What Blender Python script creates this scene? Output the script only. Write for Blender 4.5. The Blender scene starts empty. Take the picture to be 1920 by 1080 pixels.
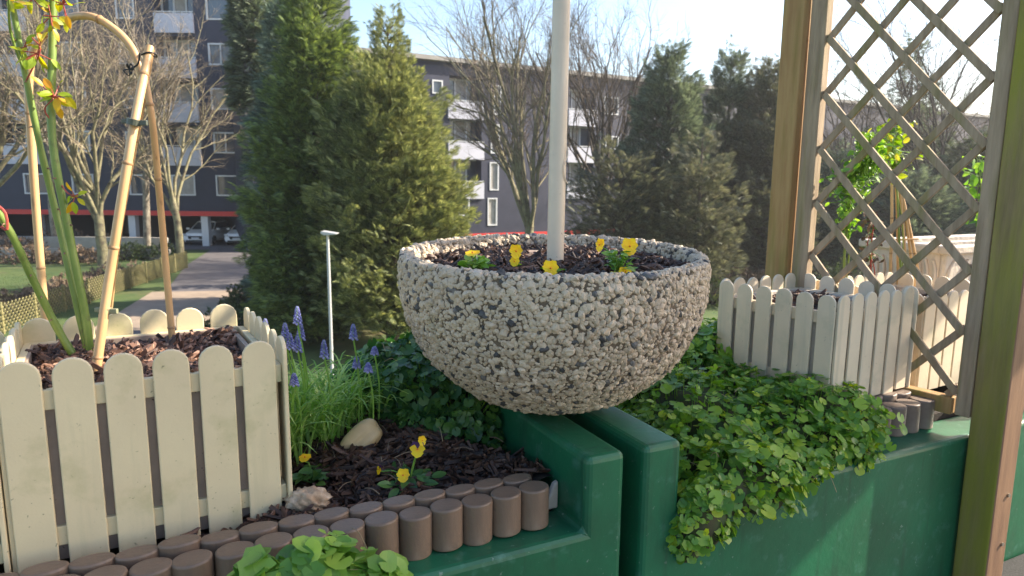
import bpy, math, random
import numpy as np
from mathutils import Vector, Matrix
rng = np.random.default_rng(7); random.seed(7)
R = math.radians
# ------------------------------------------------------------------ camera, world, sun, exposure
PITCH, ROLL, FPX = R(9.0), R(0.6), 1250.0
CAM = np.array([0, 0, 1.5])
fw = np.array([0, math.cos(PITCH), -math.sin(PITCH)])
r0 = np.array([1., 0, 0]); u0 = np.cross(r0, fw)
RT = math.cos(ROLL)*r0+math.sin(ROLL)*u0
RT = RT*np.array([1, 1, -1]) if False else RT
UP = np.cross(RT, fw)
sc = bpy.context.scene
cd = bpy.data.cameras.new('camera'); co = bpy.data.objects.new('camera', cd); sc.collection.objects.link(co)
cd.sensor_width = 36; cd.lens = FPX/1920*36; cd.clip_start = .05; cd.clip_end = 600
m = Matrix(((RT[0], UP[0], -fw[0], CAM[0]), (RT[1], UP[1], -fw[1], CAM[1]), (RT[2], UP[2], -fw[2], CAM[2]), (0, 0, 0, 1)))
co.matrix_world = m; sc.camera = co
cd.dof.use_dof = True; cd.dof.focus_distance = 1.25; cd.dof.aperture_fstop = 9.0
SUN_AZ, SUN_EL = R(78), R(33)          # azimuth clockwise from +Y
w = bpy.data.worlds.new('World'); sc.world = w; w.use_nodes = True
nt = w.node_tree; bg = nt.nodes['Background']
sky = nt.nodes.new('ShaderNodeTexSky'); sky.sky_type = 'NISHITA'; sky.sun_disc = False
sky.sun_elevation = SUN_EL; sky.sun_rotation = SUN_AZ; sky.air_density = 1.0; sky.dust_density = 1.2; sky.ozone_density = 1.0
wb = nt.nodes.new('ShaderNodeMix'); wb.data_type = 'RGBA'; wb.blend_type = 'MULTIPLY'; wb.inputs[0].default_value = 1; wb.inputs[7].default_value = (1.14, 1.0, .91, 1)   # the camera's warm white balance
hsn = nt.nodes.new('ShaderNodeHueSaturation'); hsn.inputs['Saturation'].default_value = 1.2; nt.links.new(sky.outputs[0], hsn.inputs['Color']); nt.links.new(hsn.outputs[0], wb.inputs[6]); nt.links.new(wb.outputs[2], bg.inputs[0]); bg.inputs[1].default_value = 0.13
sl = bpy.data.lights.new('sun', 'SUN'); sl.energy = 4.9; sl.angle = R(.5); sl.color = (1, .90, .74)
so = bpy.data.objects.new('sun', sl); sc.collection.objects.link(so)
sd = Vector((math.sin(SUN_AZ)*math.cos(SUN_EL), math.cos(SUN_AZ)*math.cos(SUN_EL), math.sin(SUN_EL)))
so.rotation_euler = sd.to_track_quat('Z', 'Y').to_euler(); so.location = (20, 5, 20)
sc.view_settings.view_transform = 'Standard'; sc.view_settings.look = 'None'; sc.view_settings.exposure = 1.5; sc.view_settings.gamma = 1
sc.cycles.max_bounces = 8; sc.cycles.transparent_max_bounces = 8
C = sc.collection

# ------------------------------------------------------------------ helpers
def ray(px, py): return fw+RT*(px-960)/FPX-UP*(py-540)/FPX
def atY(px, py, y): d = ray(px, py); return CAM+d*(y/d[1])
def atZ(px, py, z): d = ray(px, py); return CAM+d*((z-CAM[2])/d[2])
def onpl(px, py, p0, n): d = ray(px, py); return CAM+d*(((p0-CAM)@n)/(d@n))
def azv(a): return np.array([math.sin(R(a)), math.cos(R(a)), 0.])
OO = np.array([.125, 1.02, 0]); UU = azv(64); VV = azv(-26)
def W(s, t, z=0.): return OO+UU*s+VV*t+np.array([0, 0, z])
ZZ = np.array([0, 0, 1.])

class MB:
    def __init__(s): s.v = []; s.f = []; s.n = 0; s.mi = []
    def add(s, verts, faces, mi=0):
        verts = np.asarray(verts, float); s.v.append(verts)
        for k in set(len(f) for f in faces):
            a = np.array([f for f in faces if len(f) == k], int)+s.n
            s.f.append(a); s.mi.append(np.full(len(a), mi, int))
        s.n += len(verts); return s
    def inst(s, tv, tf, Rm, T, mi=0):
        """template verts (n,3), faces (f,k) array, copied by matrices Rm (m,3,3) and T (m,3)"""
        tv = np.asarray(tv, float); n = len(tv); m_ = len(T)
        if m_ == 0: return s
        V = np.einsum('mij,nj->mni', Rm, tv)+T[:, None, :]
        s.v.append(V.reshape(-1, 3))
        off = (np.arange(m_)*n)[:, None, None]+s.n
        tfs = tf if isinstance(tf, list) else [tf]
        for t in tfs:
            t = np.asarray(t, int)
            a = (t[None]+off).reshape(-1, t.shape[1]); s.f.append(a)
            s.mi.append(np.full(len(a), mi, int) if np.isscalar(mi) else np.repeat(np.asarray(mi), len(t)))
        s.n += n*m_; return s
    def box(s, c, ax, ay, az_, hx, hy, hz, mi=0):
        c = np.asarray(c, float); vs = []
        for k in (-1, 1):
            for j in (-1, 1):
                for i in (-1, 1): vs.append(c+ax*hx*i+ay*hy*j+az_*hz*k)
        return s.add(vs, [(0, 2, 3, 1), (4, 5, 7, 6), (0, 1, 5, 4), (2, 6, 7, 3), (0, 4, 6, 2), (1, 3, 7, 5)], mi)
    def stbox(s, s0, s1, t0, t1, z0, z1, mi=0):
        return s.box(W((s0+s1)/2, (t0+t1)/2, (z0+z1)/2), UU, VV, ZZ, (s1-s0)/2, (t1-t0)/2, (z1-z0)/2, mi)
    def aabox(s, x0, x1, y0, y1, z0, z1, mi=0):
        return s.box(((x0+x1)/2, (y0+y1)/2, (z0+z1)/2), r0, np.array([0, 1., 0]), ZZ, (x1-x0)/2, (y1-y0)/2, (z1-z0)/2, mi)
    def prism(s, pts, org, ax, ay, n, th, mi=0):
        """closed outline pts (2d) in the plane ax, ay, extruded by th along n"""
        k = len(pts); a = [org+ax*p[0]+ay*p[1] for p in pts]; b = [q+n*th for q in a]
        f = [tuple(range(k))[::-1], tuple(range(k, 2*k))]+[(i, (i+1) % k, k+(i+1) % k, k+i) for i in range(k)]
        return s.add(a+b, f, mi)
    def tube(s, pts, rad, n=8, mi=0, cap=True):
        pts = np.asarray(pts, float); k = len(pts); rad = np.broadcast_to(rad, (k,))
        d = np.gradient(pts, axis=0); d /= np.linalg.norm(d, axis=1)[:, None]+1e-9
        ref = ZZ if abs(d[0][2]) < .9 else r0
        A = np.cross(d, ref); A /= np.linalg.norm(A, axis=1)[:, None]+1e-9
        for i in range(1, k):
            if A[i]@A[i-1] < 0: A[i] *= -1
        B = np.cross(d, A); th = np.arange(n)*2*math.pi/n
        V = pts[:, None]+rad[:, None, None]*(np.cos(th)[None, :, None]*A[:, None]+np.sin(th)[None, :, None]*B[:, None])
        f = [(i*n+j, i*n+(j+1) % n, (i+1)*n+(j+1) % n, (i+1)*n+j) for i in range(k-1) for j in range(n)]
        s.add(V.reshape(-1, 3), f, mi)
        if cap:
            s.add(V[0], [tuple(range(n))[::-1]], mi); s.add(V[-1], [tuple(range(n))], mi)
        return s
    def segs(s, P0, P1, R0, R1, n=4, mi=0):
        P0 = np.asarray(P0, float); P1 = np.asarray(P1, float); R0 = np.asarray(R0); R1 = np.asarray(R1)
        if len(P0) == 0: return s
        d = P1-P0; d /= np.linalg.norm(d, axis=1)[:, None]+1e-9
        ref = np.where(np.abs(d[:, 2:3]) < .9, ZZ[None], r0[None]); A = np.cross(d, ref); A /= np.linalg.norm(A, axis=1)[:, None]+1e-9
        B = np.cross(d, A); th = np.arange(n)*2*math.pi/n
        ring = np.cos(th)[None, :, None]*A[:, None]+np.sin(th)[None, :, None]*B[:, None]
        V = np.concatenate([P0[:, None]+R0[:, None, None]*ring, P1[:, None]+R1[:, None, None]*ring], 1)
        m_ = len(P0); tf = np.array([(j, (j+1) % n, n+(j+1) % n, n+j) for j in range(n)])
        s.v.append(V.reshape(-1, 3)); a = (tf[None]+(np.arange(m_)*2*n)[:, None, None]+s.n).reshape(-1, 4)
        s.f.append(a); s.mi.append(np.full(len(a), mi, int)); s.n += 2*n*m_; return s
    def build(s, name, mat, parent=None, smooth=False, bevel=0, seg=2, origin=None):
        me = bpy.data.meshes.new(name); V = np.concatenate(s.v) if s.v else np.zeros((0, 3))
        if origin is not None: V = V-np.asarray(origin)
        me.vertices.add(len(V)); me.vertices.foreach_set('co', V.ravel().astype(np.float32))
        lt = np.concatenate([np.full(len(a), a.shape[1]) for a in s.f]); vi = np.concatenate([a.ravel() for a in s.f])
        me.loops.add(len(vi)); me.loops.foreach_set('vertex_index', vi.astype(np.int32))
        me.polygons.add(len(lt)); me.polygons.foreach_set('loop_start', np.concatenate([[0], np.cumsum(lt)[:-1]]).astype(np.int32))
        me.polygons.foreach_set('loop_total', lt.astype(np.int32))
        for mm in (mat if isinstance(mat, (list, tuple)) else [mat]): me.materials.append(mm)
        me.polygons.foreach_set('material_index', np.concatenate(s.mi).astype(np.int32))
        me.polygons.foreach_set('use_smooth', np.full(len(lt), bool(smooth)))
        me.update(calc_edges=True); me.validate()
        if smooth == 'auto': me.set_sharp_from_angle(angle=R(35))
        o = bpy.data.objects.new(name, me); C.objects.link(o)
        if origin is not None: o.location = origin
        if parent is not None:
            o.parent = parent
            # parts are authored in world space: undo the parent's placement
            o.matrix_parent_inverse = Matrix.LocRotScale(parent.location, parent.rotation_euler, None).inverted() if parent.parent is None else Matrix.Identity(4)
        if bevel:
            b = o.modifiers.new('bevel', 'BEVEL'); b.width = bevel; b.segments = seg; b.limit_method = 'ANGLE'; b.angle_limit = R(40); b.harden_normals = False
        return o
def tag(o, label=None, cat=None, group=None, kind=None):
    if label: o['label'] = label
    if cat: o['category'] = cat
    if group: o['group'] = group
    if kind: o['kind'] = kind
    return o
def thing(name, label, cat, loc=(0, 0, 0), group=None):
    o = bpy.data.objects.new(name, None); C.objects.link(o); o.location = [float(x) for x in loc]; o.empty_display_size = .1
    return tag(o, label, cat, group)
def sub(o, parent): # sub-part: the parent part carries world-space data, offset like its own parent
    o.parent = parent; o.matrix_parent_inverse = Matrix.Identity(4); return o
def copy_tree(o, loc, label=None):
    c = o.copy(); C.objects.link(c); c.location = loc
    if label: c['label'] = label
    for ch in o.children:
        d = ch.copy(); C.objects.link(d); d.parent = c
        for g in ch.children:
            e = g.copy(); C.objects.link(e); e.parent = d
    return c
def frames(N, spin=None):
    """matrices whose z axis is N with random spin"""
    N = N/(np.linalg.norm(N, axis=1)[:, None]+1e-9); m_ = len(N)
    ref = np.where(np.abs(N[:, 2:3]) < .95, ZZ[None], r0[None]); X = np.cross(ref, N); X /= np.linalg.norm(X, axis=1)[:, None]
    Y = np.cross(N, X); a = rng.uniform(0, 2*math.pi, m_) if spin is None else spin
    c, s_ = np.cos(a)[:, None], np.sin(a)[:, None]
    return np.stack([X*c+Y*s_, -X*s_+Y*c, N], 2)
def aim(D, Nn):
    """y axis along D, z axis near Nn"""
    D = D/(np.linalg.norm(D, axis=1)[:, None]+1e-9); X = np.cross(D, Nn); X /= np.linalg.norm(X, axis=1)[:, None]+1e-9
    return np.stack([X, D, np.cross(X, D)], 2)
def rv(n): a = rng.normal(size=(n, 3)); return a/np.linalg.norm(a, axis=1)[:, None]
def smooth_path(pts, n=24):
    P = np.asarray(pts, float); k = len(P)
    P2 = np.vstack([2*P[0]-P[1], P, 2*P[-1]-P[-2]]); out = []
    for t in np.linspace(0, k-1-1e-6, n):
        i = int(t); f = t-i; a, b, c, d = P2[i:i+4]
        out.append(.5*((2*b)+(c-a)*f+(2*a-5*b+4*c-d)*f*f+(3*b-a-3*c+d)*f**3))
    return np.array(out)

# ------------------------------------------------------------------ materials
def mat(name, base=(.5, .5, .5), rough=.6, c2=None, scale=8, detail=6, c3=None, scale3=3, th3=(.5, .65), bump=0, bscale=60, island=None, metallic=0, trans=0, spec=.5, stretch=None, coat=0, hv=0, c4=None, s4=60, th4=(.7, .72), c5=None):
    mt = bpy.data.materials.new(name); mt.use_nodes = True; n = mt.node_tree.nodes; l = mt.node_tree.links
    p = n['Principled BSDF']; p.inputs['Roughness'].default_value = rough; p.inputs['Metallic'].default_value = metallic; p.inputs['Specular IOR Level'].default_value = spec
    p.inputs['Coat Weight'].default_value = coat
    tc = n.new('ShaderNodeTexCoord'); src = tc.outputs['Object']
    if stretch:
        mp = n.new('ShaderNodeMapping'); mp.inputs['Scale'].default_value = stretch
        if len(stretch) == 3 and hv: mp.inputs['Rotation'].default_value = (0, 0, hv)
        l.new(src, mp.inputs[0]); src = mp.outputs[0]
    def rgb(c): q = n.new('ShaderNodeRGB'); q.outputs[0].default_value = (*c, 1); return q.outputs[0]
    def mix(f, a, b, fac=None):
        q = n.new('ShaderNodeMix'); q.data_type = 'RGBA'; l.new(f, q.inputs[0]); l.new(a, q.inputs[6]); l.new(b, q.inputs[7]); return q.outputs[2]
    def noise(sca, det=6, lo=.35, hi=.65, s=src, ro=.6):
        q = n.new('ShaderNodeTexNoise'); q.inputs['Scale'].default_value = sca; q.inputs['Detail'].default_value = det; q.inputs['Roughness'].default_value = ro; l.new(s, q.inputs['Vector'])
        r = n.new('ShaderNodeMapRange'); r.inputs[1].default_value = lo; r.inputs[2].default_value = hi; l.new(q.outputs[0], r.inputs[0]); return r.outputs[0], q.outputs[0]
    col = rgb(base)
    if island:
        g = n.new('ShaderNodeNewGeometry'); cr = n.new('ShaderNodeValToRGB'); l.new(g.outputs['Random Per Island'], cr.inputs[0])
        e = cr.color_ramp.elements; e[0].position = island[0][0]; e[0].color = (*island[0][1], 1); e[1].position = island[1][0]; e[1].color = (*island[1][1], 1)
        for ps, c in island[2:]: x = e.new(ps); x.color = (*c, 1)
        col = cr.outputs[0]
    if c2 is not None: f, _ = noise(scale, detail); col = mix(f, col, rgb(c2))
    if c3 is not None: f, _ = noise(scale3, 5, *th3); col = mix(f, col, rgb(c3))
    if c4 is not None: f, _ = noise(s4, 3, *th4); col = mix(f, col, rgb(c4))
    if c5 is not None:
        mp5 = n.new('ShaderNodeMapping'); mp5.inputs['Scale'].default_value = (22, 22, 1.6); l.new(tc.outputs['Object'], mp5.inputs[0])
        f, _ = noise(1.6, 6, .56, .75, mp5.outputs[0]); col = mix(f, col, rgb(c5))
    l.new(col, p.inputs['Base Color'])
    if bump:
        _, h = noise(bscale, 4); b = n.new('ShaderNodeBump'); b.inputs['Strength'].default_value = bump; b.inputs['Distance'].default_value = .02 if bscale < 40 else .002; l.new(h, b.inputs['Height']); l.new(b.outputs[0], p.inputs['Normal'])
    if trans:
        tr = n.new('ShaderNodeBsdfTranslucent'); hs = n.new('ShaderNodeHueSaturation'); hs.inputs['Saturation'].default_value = 1.15; hs.inputs['Value'].default_value = 1.8; hs.inputs['Hue'].default_value = .485
        l.new(col, hs.inputs['Color']); l.new(hs.outputs[0], tr.inputs[0]); ms = n.new('ShaderNodeMixShader'); ms.inputs[0].default_value = trans
        l.new(p.outputs[0], ms.inputs[1]); l.new(tr.outputs[0], ms.inputs[2]); l.new(ms.outputs[0], n['Material Output'].inputs[0])
    return mt
M = {}
M['picket'] = mat('cream_paint', (.70, .59, .37), .5, (.63, .52, .33), 6, 9, (.42, .38, .19), 10, (.54, .80), .08, 250, c4=(.25, .22, .13), s4=160, th4=(.68, .74), c5=(.58, .50, .31))
M['picket2'] = mat('pale_paint', (.72, .60, .44), .5, (.63, .52, .38), 7, 9, (.46, .42, .30), 12, (.55, .8), .08, 250, c4=(.25, .22, .16), s4=170, th4=(.69, .75), c5=(.54, .47, .35))
M['tub'] = mat('taupe_plastic', (.36, .27, .21), .6, (.29, .22, .17), 20, c4=(.05, .04, .03), s4=190, th4=(.68, .72))
M['tub2'] = mat('beige_plastic', (.55, .47, .40), .6, (.48, .41, .34), 20, bump=.3, bscale=30)
M['green'] = mat('green_wall_paint', (.011, .140, .062), .40, (.013, .090, .042), 5, 10, (.06, .18, .125), 30, (.57, .78), .30, 55, c4=(.14, .22, .17), s4=95, th4=(.68, .72), c5=(.014, .065, .034))
M['block'] = mat('brown_block', (.165, .108, .072), .42, (.225, .155, .108), 9, 9, (.11, .08, .055), 40, (.58, .72), .35, 160, c4=(.26, .21, .16), s4=14, th4=(.6, .8), c5=(.13, .095, .07))
M['block2'] = mat('grey_brown_block', (.15, .105, .08), .5, (.20, .15, .118), 18, 8, bump=.25, bscale=120)
M['wood'] = mat('weathered_wood', (.30, .165, .06), .75, (.40, .25, .10), 6, 9, (.17, .15, .02), 2, (.5, .7), .4, 60, stretch=(9, 9, .8))
M['woodgrey'] = mat('grey_wood', (.25, .18, .115), .8, (.38, .285, .19), 9, 9, (.19, .165, .05), 2.2, (.5, .72), .4, 60, stretch=(9, 9, .8))
M['moss'] = mat('mossy_wood', (.17, .125, .05), .75, (.27, .20, .095), 7, 9, (.24, .23, .025), 2.0, (.38, .62), .4, 60, stretch=(8, 8, .9))
M['woodbrown'] = mat('brown_wood', (.17, .09, .05), .6, (.25, .14, .075), 7, 9, bump=.3, bscale=60, stretch=(9, 9, .8))
M['soil'] = mat('dark_soil', (.012, .008, .006), .9, (.03, .02, .014), 60, 8, bump=.8, bscale=150)
CH = [(0, (.02, .010, .007)), (1, (.16, .075, .04)), (.35, (.045, .02, .012)), (.7, (.085, .038, .022)), (.92, (.12, .06, .035))]
M['chips'] = mat('bark_chips', rough=.55, island=CH, bump=.5, bscale=200)
M['chips2'] = mat('red_bark_chips', rough=.6, island=[(0, (.02, .010, .008)), (1, (.42, .25, .17)), (.35, (.07, .032, .02)), (.65, (.17, .085, .052)), (.88, (.29, .155, .10))], bump=.5, bscale=200)
M['leafA'] = mat('creeper_leaf', rough=.38, island=[(0, (.07, .18, .03)), (1, (.42, .50, .06)), (.5, (.14, .29, .04)), (.85, (.26, .41, .05))], trans=.35)
M['leafB'] = mat('creeper_leaf_dark', rough=.4, island=[(0, (.03, .10, .03)), (1, (.13, .24, .045)), (.6, (.06, .15, .035))], trans=.28)
M['leafC'] = mat('light_leaf', rough=.4, island=[(0, (.08, .20, .03)), (1, (.30, .46, .09)), (.5, (.16, .32, .05))], trans=.35)
M['dry'] = mat('dry_stalk', rough=.8, island=[(0, (.25, .17, .08)), (1, (.45, .34, .2))])
M['blade'] = mat('grass_leaf', rough=.35, island=[(0, (.14, .30, .05)), (1, (.50, .64, .22)), (.5, (.26, .44, .09))], trans=.35)
M['under'] = mat('dark_leaf_core', (.03, .06, .015), .9, (.06, .05, .025), 60, 6)  # colour of the dark cores added behind the creeper leaves
M['hya'] = mat('hyacinth_blue', rough=.5, island=[(0, (.13, .13, .36)), (1, (.42, .42, .70)), (.5, (.24, .24, .52))])
M['yellow'] = mat('yellow_petal', (.85, .53, .01), .5, (.9, .68, .01), 60, 3, trans=.3)
M['purple'] = mat('purple_petal', (.05, .01, .08), .5, trans=.15)
M['orange'] = mat('orange_heart', (.75, .22, .01), .5)
M['pebble'] = mat('pebble_cream', rough=.6, island=[(0, (.27, .20, .135)), (1, (.66, .54, .41)), (.3, (.40, .31, .225)), (.75, (.50, .395, .29))], c2=(.52, .42, .30), scale=5, c3=(.34, .29, .18), scale3=12, th3=(.58, .8), c4=(.15, .12, .09), s4=320, th4=(.60, .70))
M['pebdark'] = mat('pebble_dark', rough=.6, island=[(0, (.035, .034, .034)), (1, (.16, .15, .145)), (.6, (.07, .066, .062))])
M['mortar'] = mat('mortar', (.17, .125, .085), .9, (.10, .075, .05), 30, bump=.6, bscale=200)
M['pole'] = mat('cream_pole', (.70, .58, .45), .4, (.62, .51, .39), 9, 6, (.2, .16, .12), 140, (.68, .74), c5=(.50, .42, .33))
M['bamboo'] = mat('bamboo', (.50, .29, .13), .4, (.62, .40, .20), 6, 6, (.30, .17, .08), 30, (.6, .75), stretch=(3, 3, .6))
M['node'] = mat('bamboo_node', (.36, .21, .10), .6)
M['rose'] = mat('rose_stem', (.12, .19, .03), .4, (.19, .26, .05), 18, 5, (.09, .10, .03), 50, (.6, .75))
M['thorn'] = mat('thorn', (.22, .12, .07), .5)
M['roseleaf'] = mat('rose_leaf', rough=.4, island=[(0, (.20, .33, .03)), (1, (.55, .20, .03)), (.5, (.38, .42, .03)), (.8, (.58, .40, .03))], trans=.45)
M['leafY'] = mat('yellow_green_leaf', rough=.45, island=[(0, (.12, .24, .03)), (1, (.34, .32, .06)), (.6, (.22, .30, .04))], trans=.4)
M['redstem'] = mat('red_stem', (.35, .06, .04), .5)
M['wire'] = mat('black_wire', (.01, .01, .01), .4)
M['clip'] = mat('green_clip', (.07, .08, .06), .4); M['clip2'] = mat('pale_clip', (.22, .22, .13), .5)
M['stone'] = mat('smooth_stone', (.68, .48, .25), .45, (.56, .38, .19), 18, 8, bump=.2, bscale=80)
M['rough'] = mat('rough_stone', (.52, .37, .24), .8, (.30, .19, .11), 55, 8, (.62, .5, .38), 30, (.5, .7), .8, 120)
M['screw'] = mat('zinc_screw', (.5, .48, .42), .35, metallic=1)
M['gravel'] = mat('dark_gravel_floor', (.010, .0095, .010), .85, (.03, .029, .03), 220, 3, bump=.8, bscale=260)
# far things
M['navy'] = mat('navy_cladding', (.016, .020, .045), .6, (.024, .028, .058), 1.2)
M['white'] = mat('white_frame', (.62, .63, .65), .5)
M['panel'] = mat('balcony_panel', (.56, .56, .64), .5, (.50, .50, .58), .8)
M['red'] = mat('red_band', (.62, .035, .03), .5)
M['glass'] = mat('window_glass', (.05, .07, .10), .06, spec=1.0)
M['curtain'] = mat('curtain', (.42, .40, .37), .8, (.3, .28, .26), 3)
M['conc'] = mat('concrete', (.36, .34, .31), .85, (.28, .26, .24), 2, 8)
M['dark'] = mat('carport_inside', (.13, .125, .12), .9)
M['asphalt'] = mat('asphalt', (.10, .092, .096), .85, (.14, .125, .125), 1.5, 8)
M['pave'] = mat('red_paving', (.34, .26, .19), .85, (.26, .20, .15), 1.5, 8)
M['grassland'] = mat('lawn', (.045, .085, .018), .9, (.085, .12, .03), 1.2, 8, (.12, .10, .04), .35, (.55, .7))
M['car'] = mat('white_car_paint', (.85, .86, .88), .25, coat=.5); M['tyre'] = mat('tyre', (.015, .015, .015), .8); M['grille'] = mat('black_grille', (.01, .01, .012), .4)
M['lampglass'] = mat('headlight', (.55, .58, .62), .1, spec=1); M['rim'] = mat('rim', (.4, .4, .42), .3, metallic=1)
M['grey'] = mat('grey_metal', (.42, .42, .42), .45)
M['fence'] = mat('mossy_fence', (.25, .22, .09), .8, (.17, .155, .07), 3)
M['barkg'] = mat('green_bark', (.15, .13, .075), .85, (.24, .22, .12), 5, 6, (.075, .06, .04), 3, (.5, .65))
M['barkd'] = mat('dark_bark', (.085, .065, .048), .9, (.05, .038, .028), 4)
M['birch'] = mat('mottled_bark', (.30, .27, .21), .85, (.10, .08, .06), 3.5, 8)
M['twig'] = mat('twig', rough=.85, island=[(0, (.14, .105, .07)), (1, (.36, .29, .20))])
M['twigd'] = mat('dark_twig', rough=.85, island=[(0, (.08, .06, .045)), (1, (.2, .155, .115))])
M['thujaL'] = mat('conifer_green', rough=.7, island=[(0, (.05, .08, .03)), (1, (.22, .28, .08)), (.5, (.105, .155, .045))], trans=.3)
M['thujaY'] = mat('conifer_olive', rough=.7, island=[(0, (.075, .095, .035)), (1, (.36, .37, .15)), (.5, (.155, .18, .065)), (.85, (.25, .27, .10))], trans=.3)
M['spruce'] = mat('spruce_blue', rough=.7, island=[(0, (.05, .08, .06)), (1, (.18, .24, .19)), (.5, (.095, .14, .10))], trans=.2)
M['yew'] = mat('dark_conifer', rough=.7, island=[(0, (.04, .058, .036)), (1, (.20, .24, .14)), (.5, (.09, .12, .068))], trans=.25)
M['yewb'] = mat('brown_conifer', rough=.7, island=[(0, (.045, .052, .03)), (1, (.20, .19, .11)), (.5, (.10, .11, .06))], trans=.25)
M['hedge'] = mat('hedge_leaf', rough=.7, island=[(0, (.02, .035, .013)), (1, (.07, .10, .03))], trans=.2)
M['brush'] = mat('brown_brush', rough=.85, island=[(0, (.07, .045, .03)), (1, (.24, .17, .11))])
M['suntint'] = mat('sun_tinted_grass', rough=.7, island=[(0, (.16, .19, .02)), (1, (.38, .36, .05))], trans=.3)  # yellow stands in for sunlight on this part of the lawn

# ------------------------------------------------------------------ ground
G = -2.8
def sheet(name, pts, z, m_, th=.0):
    b = MB(); b.add([(p[0], p[1], z) for p in pts], [tuple(range(len(pts)))]); return tag(b.build(name, m_), kind='structure')
sheet('ground', [(-300, -60), (300, -60), (300, 400), (-300, 400)], G, M['grassland'])
def gz(px, py): p = atZ(px, py, G); return (p[0], p[1])
sheet('driveway', [gz(235, 640), gz(560, 640), gz(470, 505), (-9, 60), (-24, 60), gz(350, 497)], G+.01, M['asphalt'])
sheet('path', [gz(160, 625), gz(540, 610), gz(455, 545), gz(285, 548)], G+.018, M['pave'])
sheet('carport_floor', [(-40, 40.8), (-9.2, 40.8), (-9.2, 52), (-40, 52)], G+.025, M['asphalt'])
# terrace the camera stands on
b = MB(); b.stbox(-3, 5, -3.2, -.004, -2.8, .56); tag(b.build('terrace_floor', M['gravel']), kind='structure')

b = MB(); b.stbox(1.5, 3.75, -1.15, -.40, 2.9, 3.0); tag(b.build('shade_slab', M['white'], bevel=.01), 'unseen white slab added to block sun from the planters', 'shade slab')  # unseen slab added and sized to keep the sun off the foreground
# ------------------------------------------------------------------ buildings
def facade(mb, org, U, Nn, holes, u0, u1, z0, z1, mi=0, depth=.14, rmi=0):
    us = sorted({u0, u1, *[h[0] for h in holes], *[h[2] for h in holes]}); zs = sorted({z0, z1, *[h[1] for h in holes], *[h[3] for h in holes]})
    P = lambda u, z, d=0: org+U*u+ZZ*z-Nn*d
    for a, b_ in zip(us, us[1:]):
        for c, d in zip(zs, zs[1:]):
            mu, mz = (a+b_)/2, (c+d)/2
            if any(h[0] < mu < h[2] and h[1] < mz < h[3] for h in holes): continue
            mb.add([P(a, c), P(b_, c), P(b_, d), P(a, d)], [(0, 1, 2, 3)], mi)
    for h in holes:
        D = h[4] if len(h) > 4 else depth; q = [(h[0], h[1]), (h[2], h[1]), (h[2], h[3]), (h[0], h[3])]
        for i in range(4):
            a, b_ = q[i], q[(i+1) % 4]; mb.add([P(*a), P(*a, D), P(*b_, D), P(*b_)], [(0, 1, 2, 3)], rmi)
def window(parent, org, U, Nn, h, depth=.14, mull=1, curt=False):
    b = MB(); f = .09; c = lambda u, z, d: org+U*u+ZZ*z-Nn*d
    u0_, z0_, u1_, z1_ = h[:4]
    for (a0, a1, b0, b1) in ((u0_, u1_, z0_, z0_+f), (u0_, u1_, z1_-f, z1_), (u0_, u0_+f, z0_+f, z1_-f), (u1_-f, u1_, z0_+f, z1_-f)):
        b.box(c((a0+a1)/2, (b0+b1)/2, .02), U, Nn, ZZ, (a1-a0)/2, .07, (b1-b0)/2)
    for k in range(mull):
        mu = u0_+(u1_-u0_)*(k+1)/(mull+1); b.box(c(mu, (z0_+z1_)/2, .03), U, Nn, ZZ, .035, .04, (z1_-z0_)/2-f)
    o = b.build('window', M['white'], parent)
    g = MB(); g.add([c(u0_+f, z0_+f, .06), c(u1_-f, z0_+f, .06), c(u1_-f, z1_-f, .06), c(u0_+f, z1_-f, .06)], [(0, 1, 2, 3)])
    go = g.build('pane', M['curtain'] if curt else M['glass'], None); sub(go, o)
    return o
def balcony(parent, org, U, Nn, u0_, u1_, zb, zt, ztop, deep=1.3):
    """loggia: back wall with glazed doors, slab, white parapet panel"""
    c = lambda u, z, d: org+U*u+ZZ*z-Nn*d
    b = MB(); b.box(c((u0_+u1_)/2, (zb+zt)/2, -.10), U, Nn, ZZ, (u1_-u0_)/2, .05, (zt-zb)/2)
    for uu in (u0_+.04, u1_-.04): b.box(c(uu, (zb+zt)/2, -.005), U, Nn, ZZ, .04, .045, (zt-zb)/2)
    o = b.build('balcony', M['panel'], parent)
    r_ = MB(); r_.box(c((u0_+u1_)/2, zt+.09, -.1), U, Nn, ZZ, (u1_-u0_)/2, .025, .025)
    for k in range(5): r_.box(c(u0_+(u1_-u0_)*(.04+.23*k), zt+.035, -.1), U, Nn, ZZ, .02, .02, .035)
    sub(r_.build('railing', M['white'], None), o)
    d = MB(); n = 3
    for k in range(n+1): d.box(c(u0_+.06+(u1_-u0_-.12)*k/n, (zb+ztop)/2, .9), U, Nn, ZZ, .05, .05, (ztop-zb)/2-.02)
    d.box(c((u0_+u1_)/2, ztop-.12, .9), U, Nn, ZZ, (u1_-u0_)/2-.12, .045, .07)
    do = d.build('balcony_door', M['white'], parent)
    g = MB()
    for k in range(n):
        a = u0_+.06+(u1_-u0_-.12)*(k+.06)/n; e = u0_+.06+(u1_-u0_-.12)*(k+.94)/n
        g.add([c(a, zb, .93), c(e, zb, .93), c(e, ztop-.15, .93), c(a, ztop-.15, .93)], [(0, 1, 2, 3)], k % 2 if u0_ != 0 else 0)
    sub(g.build('pane', [M['glass'], M['curtain']], None), do)
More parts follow.
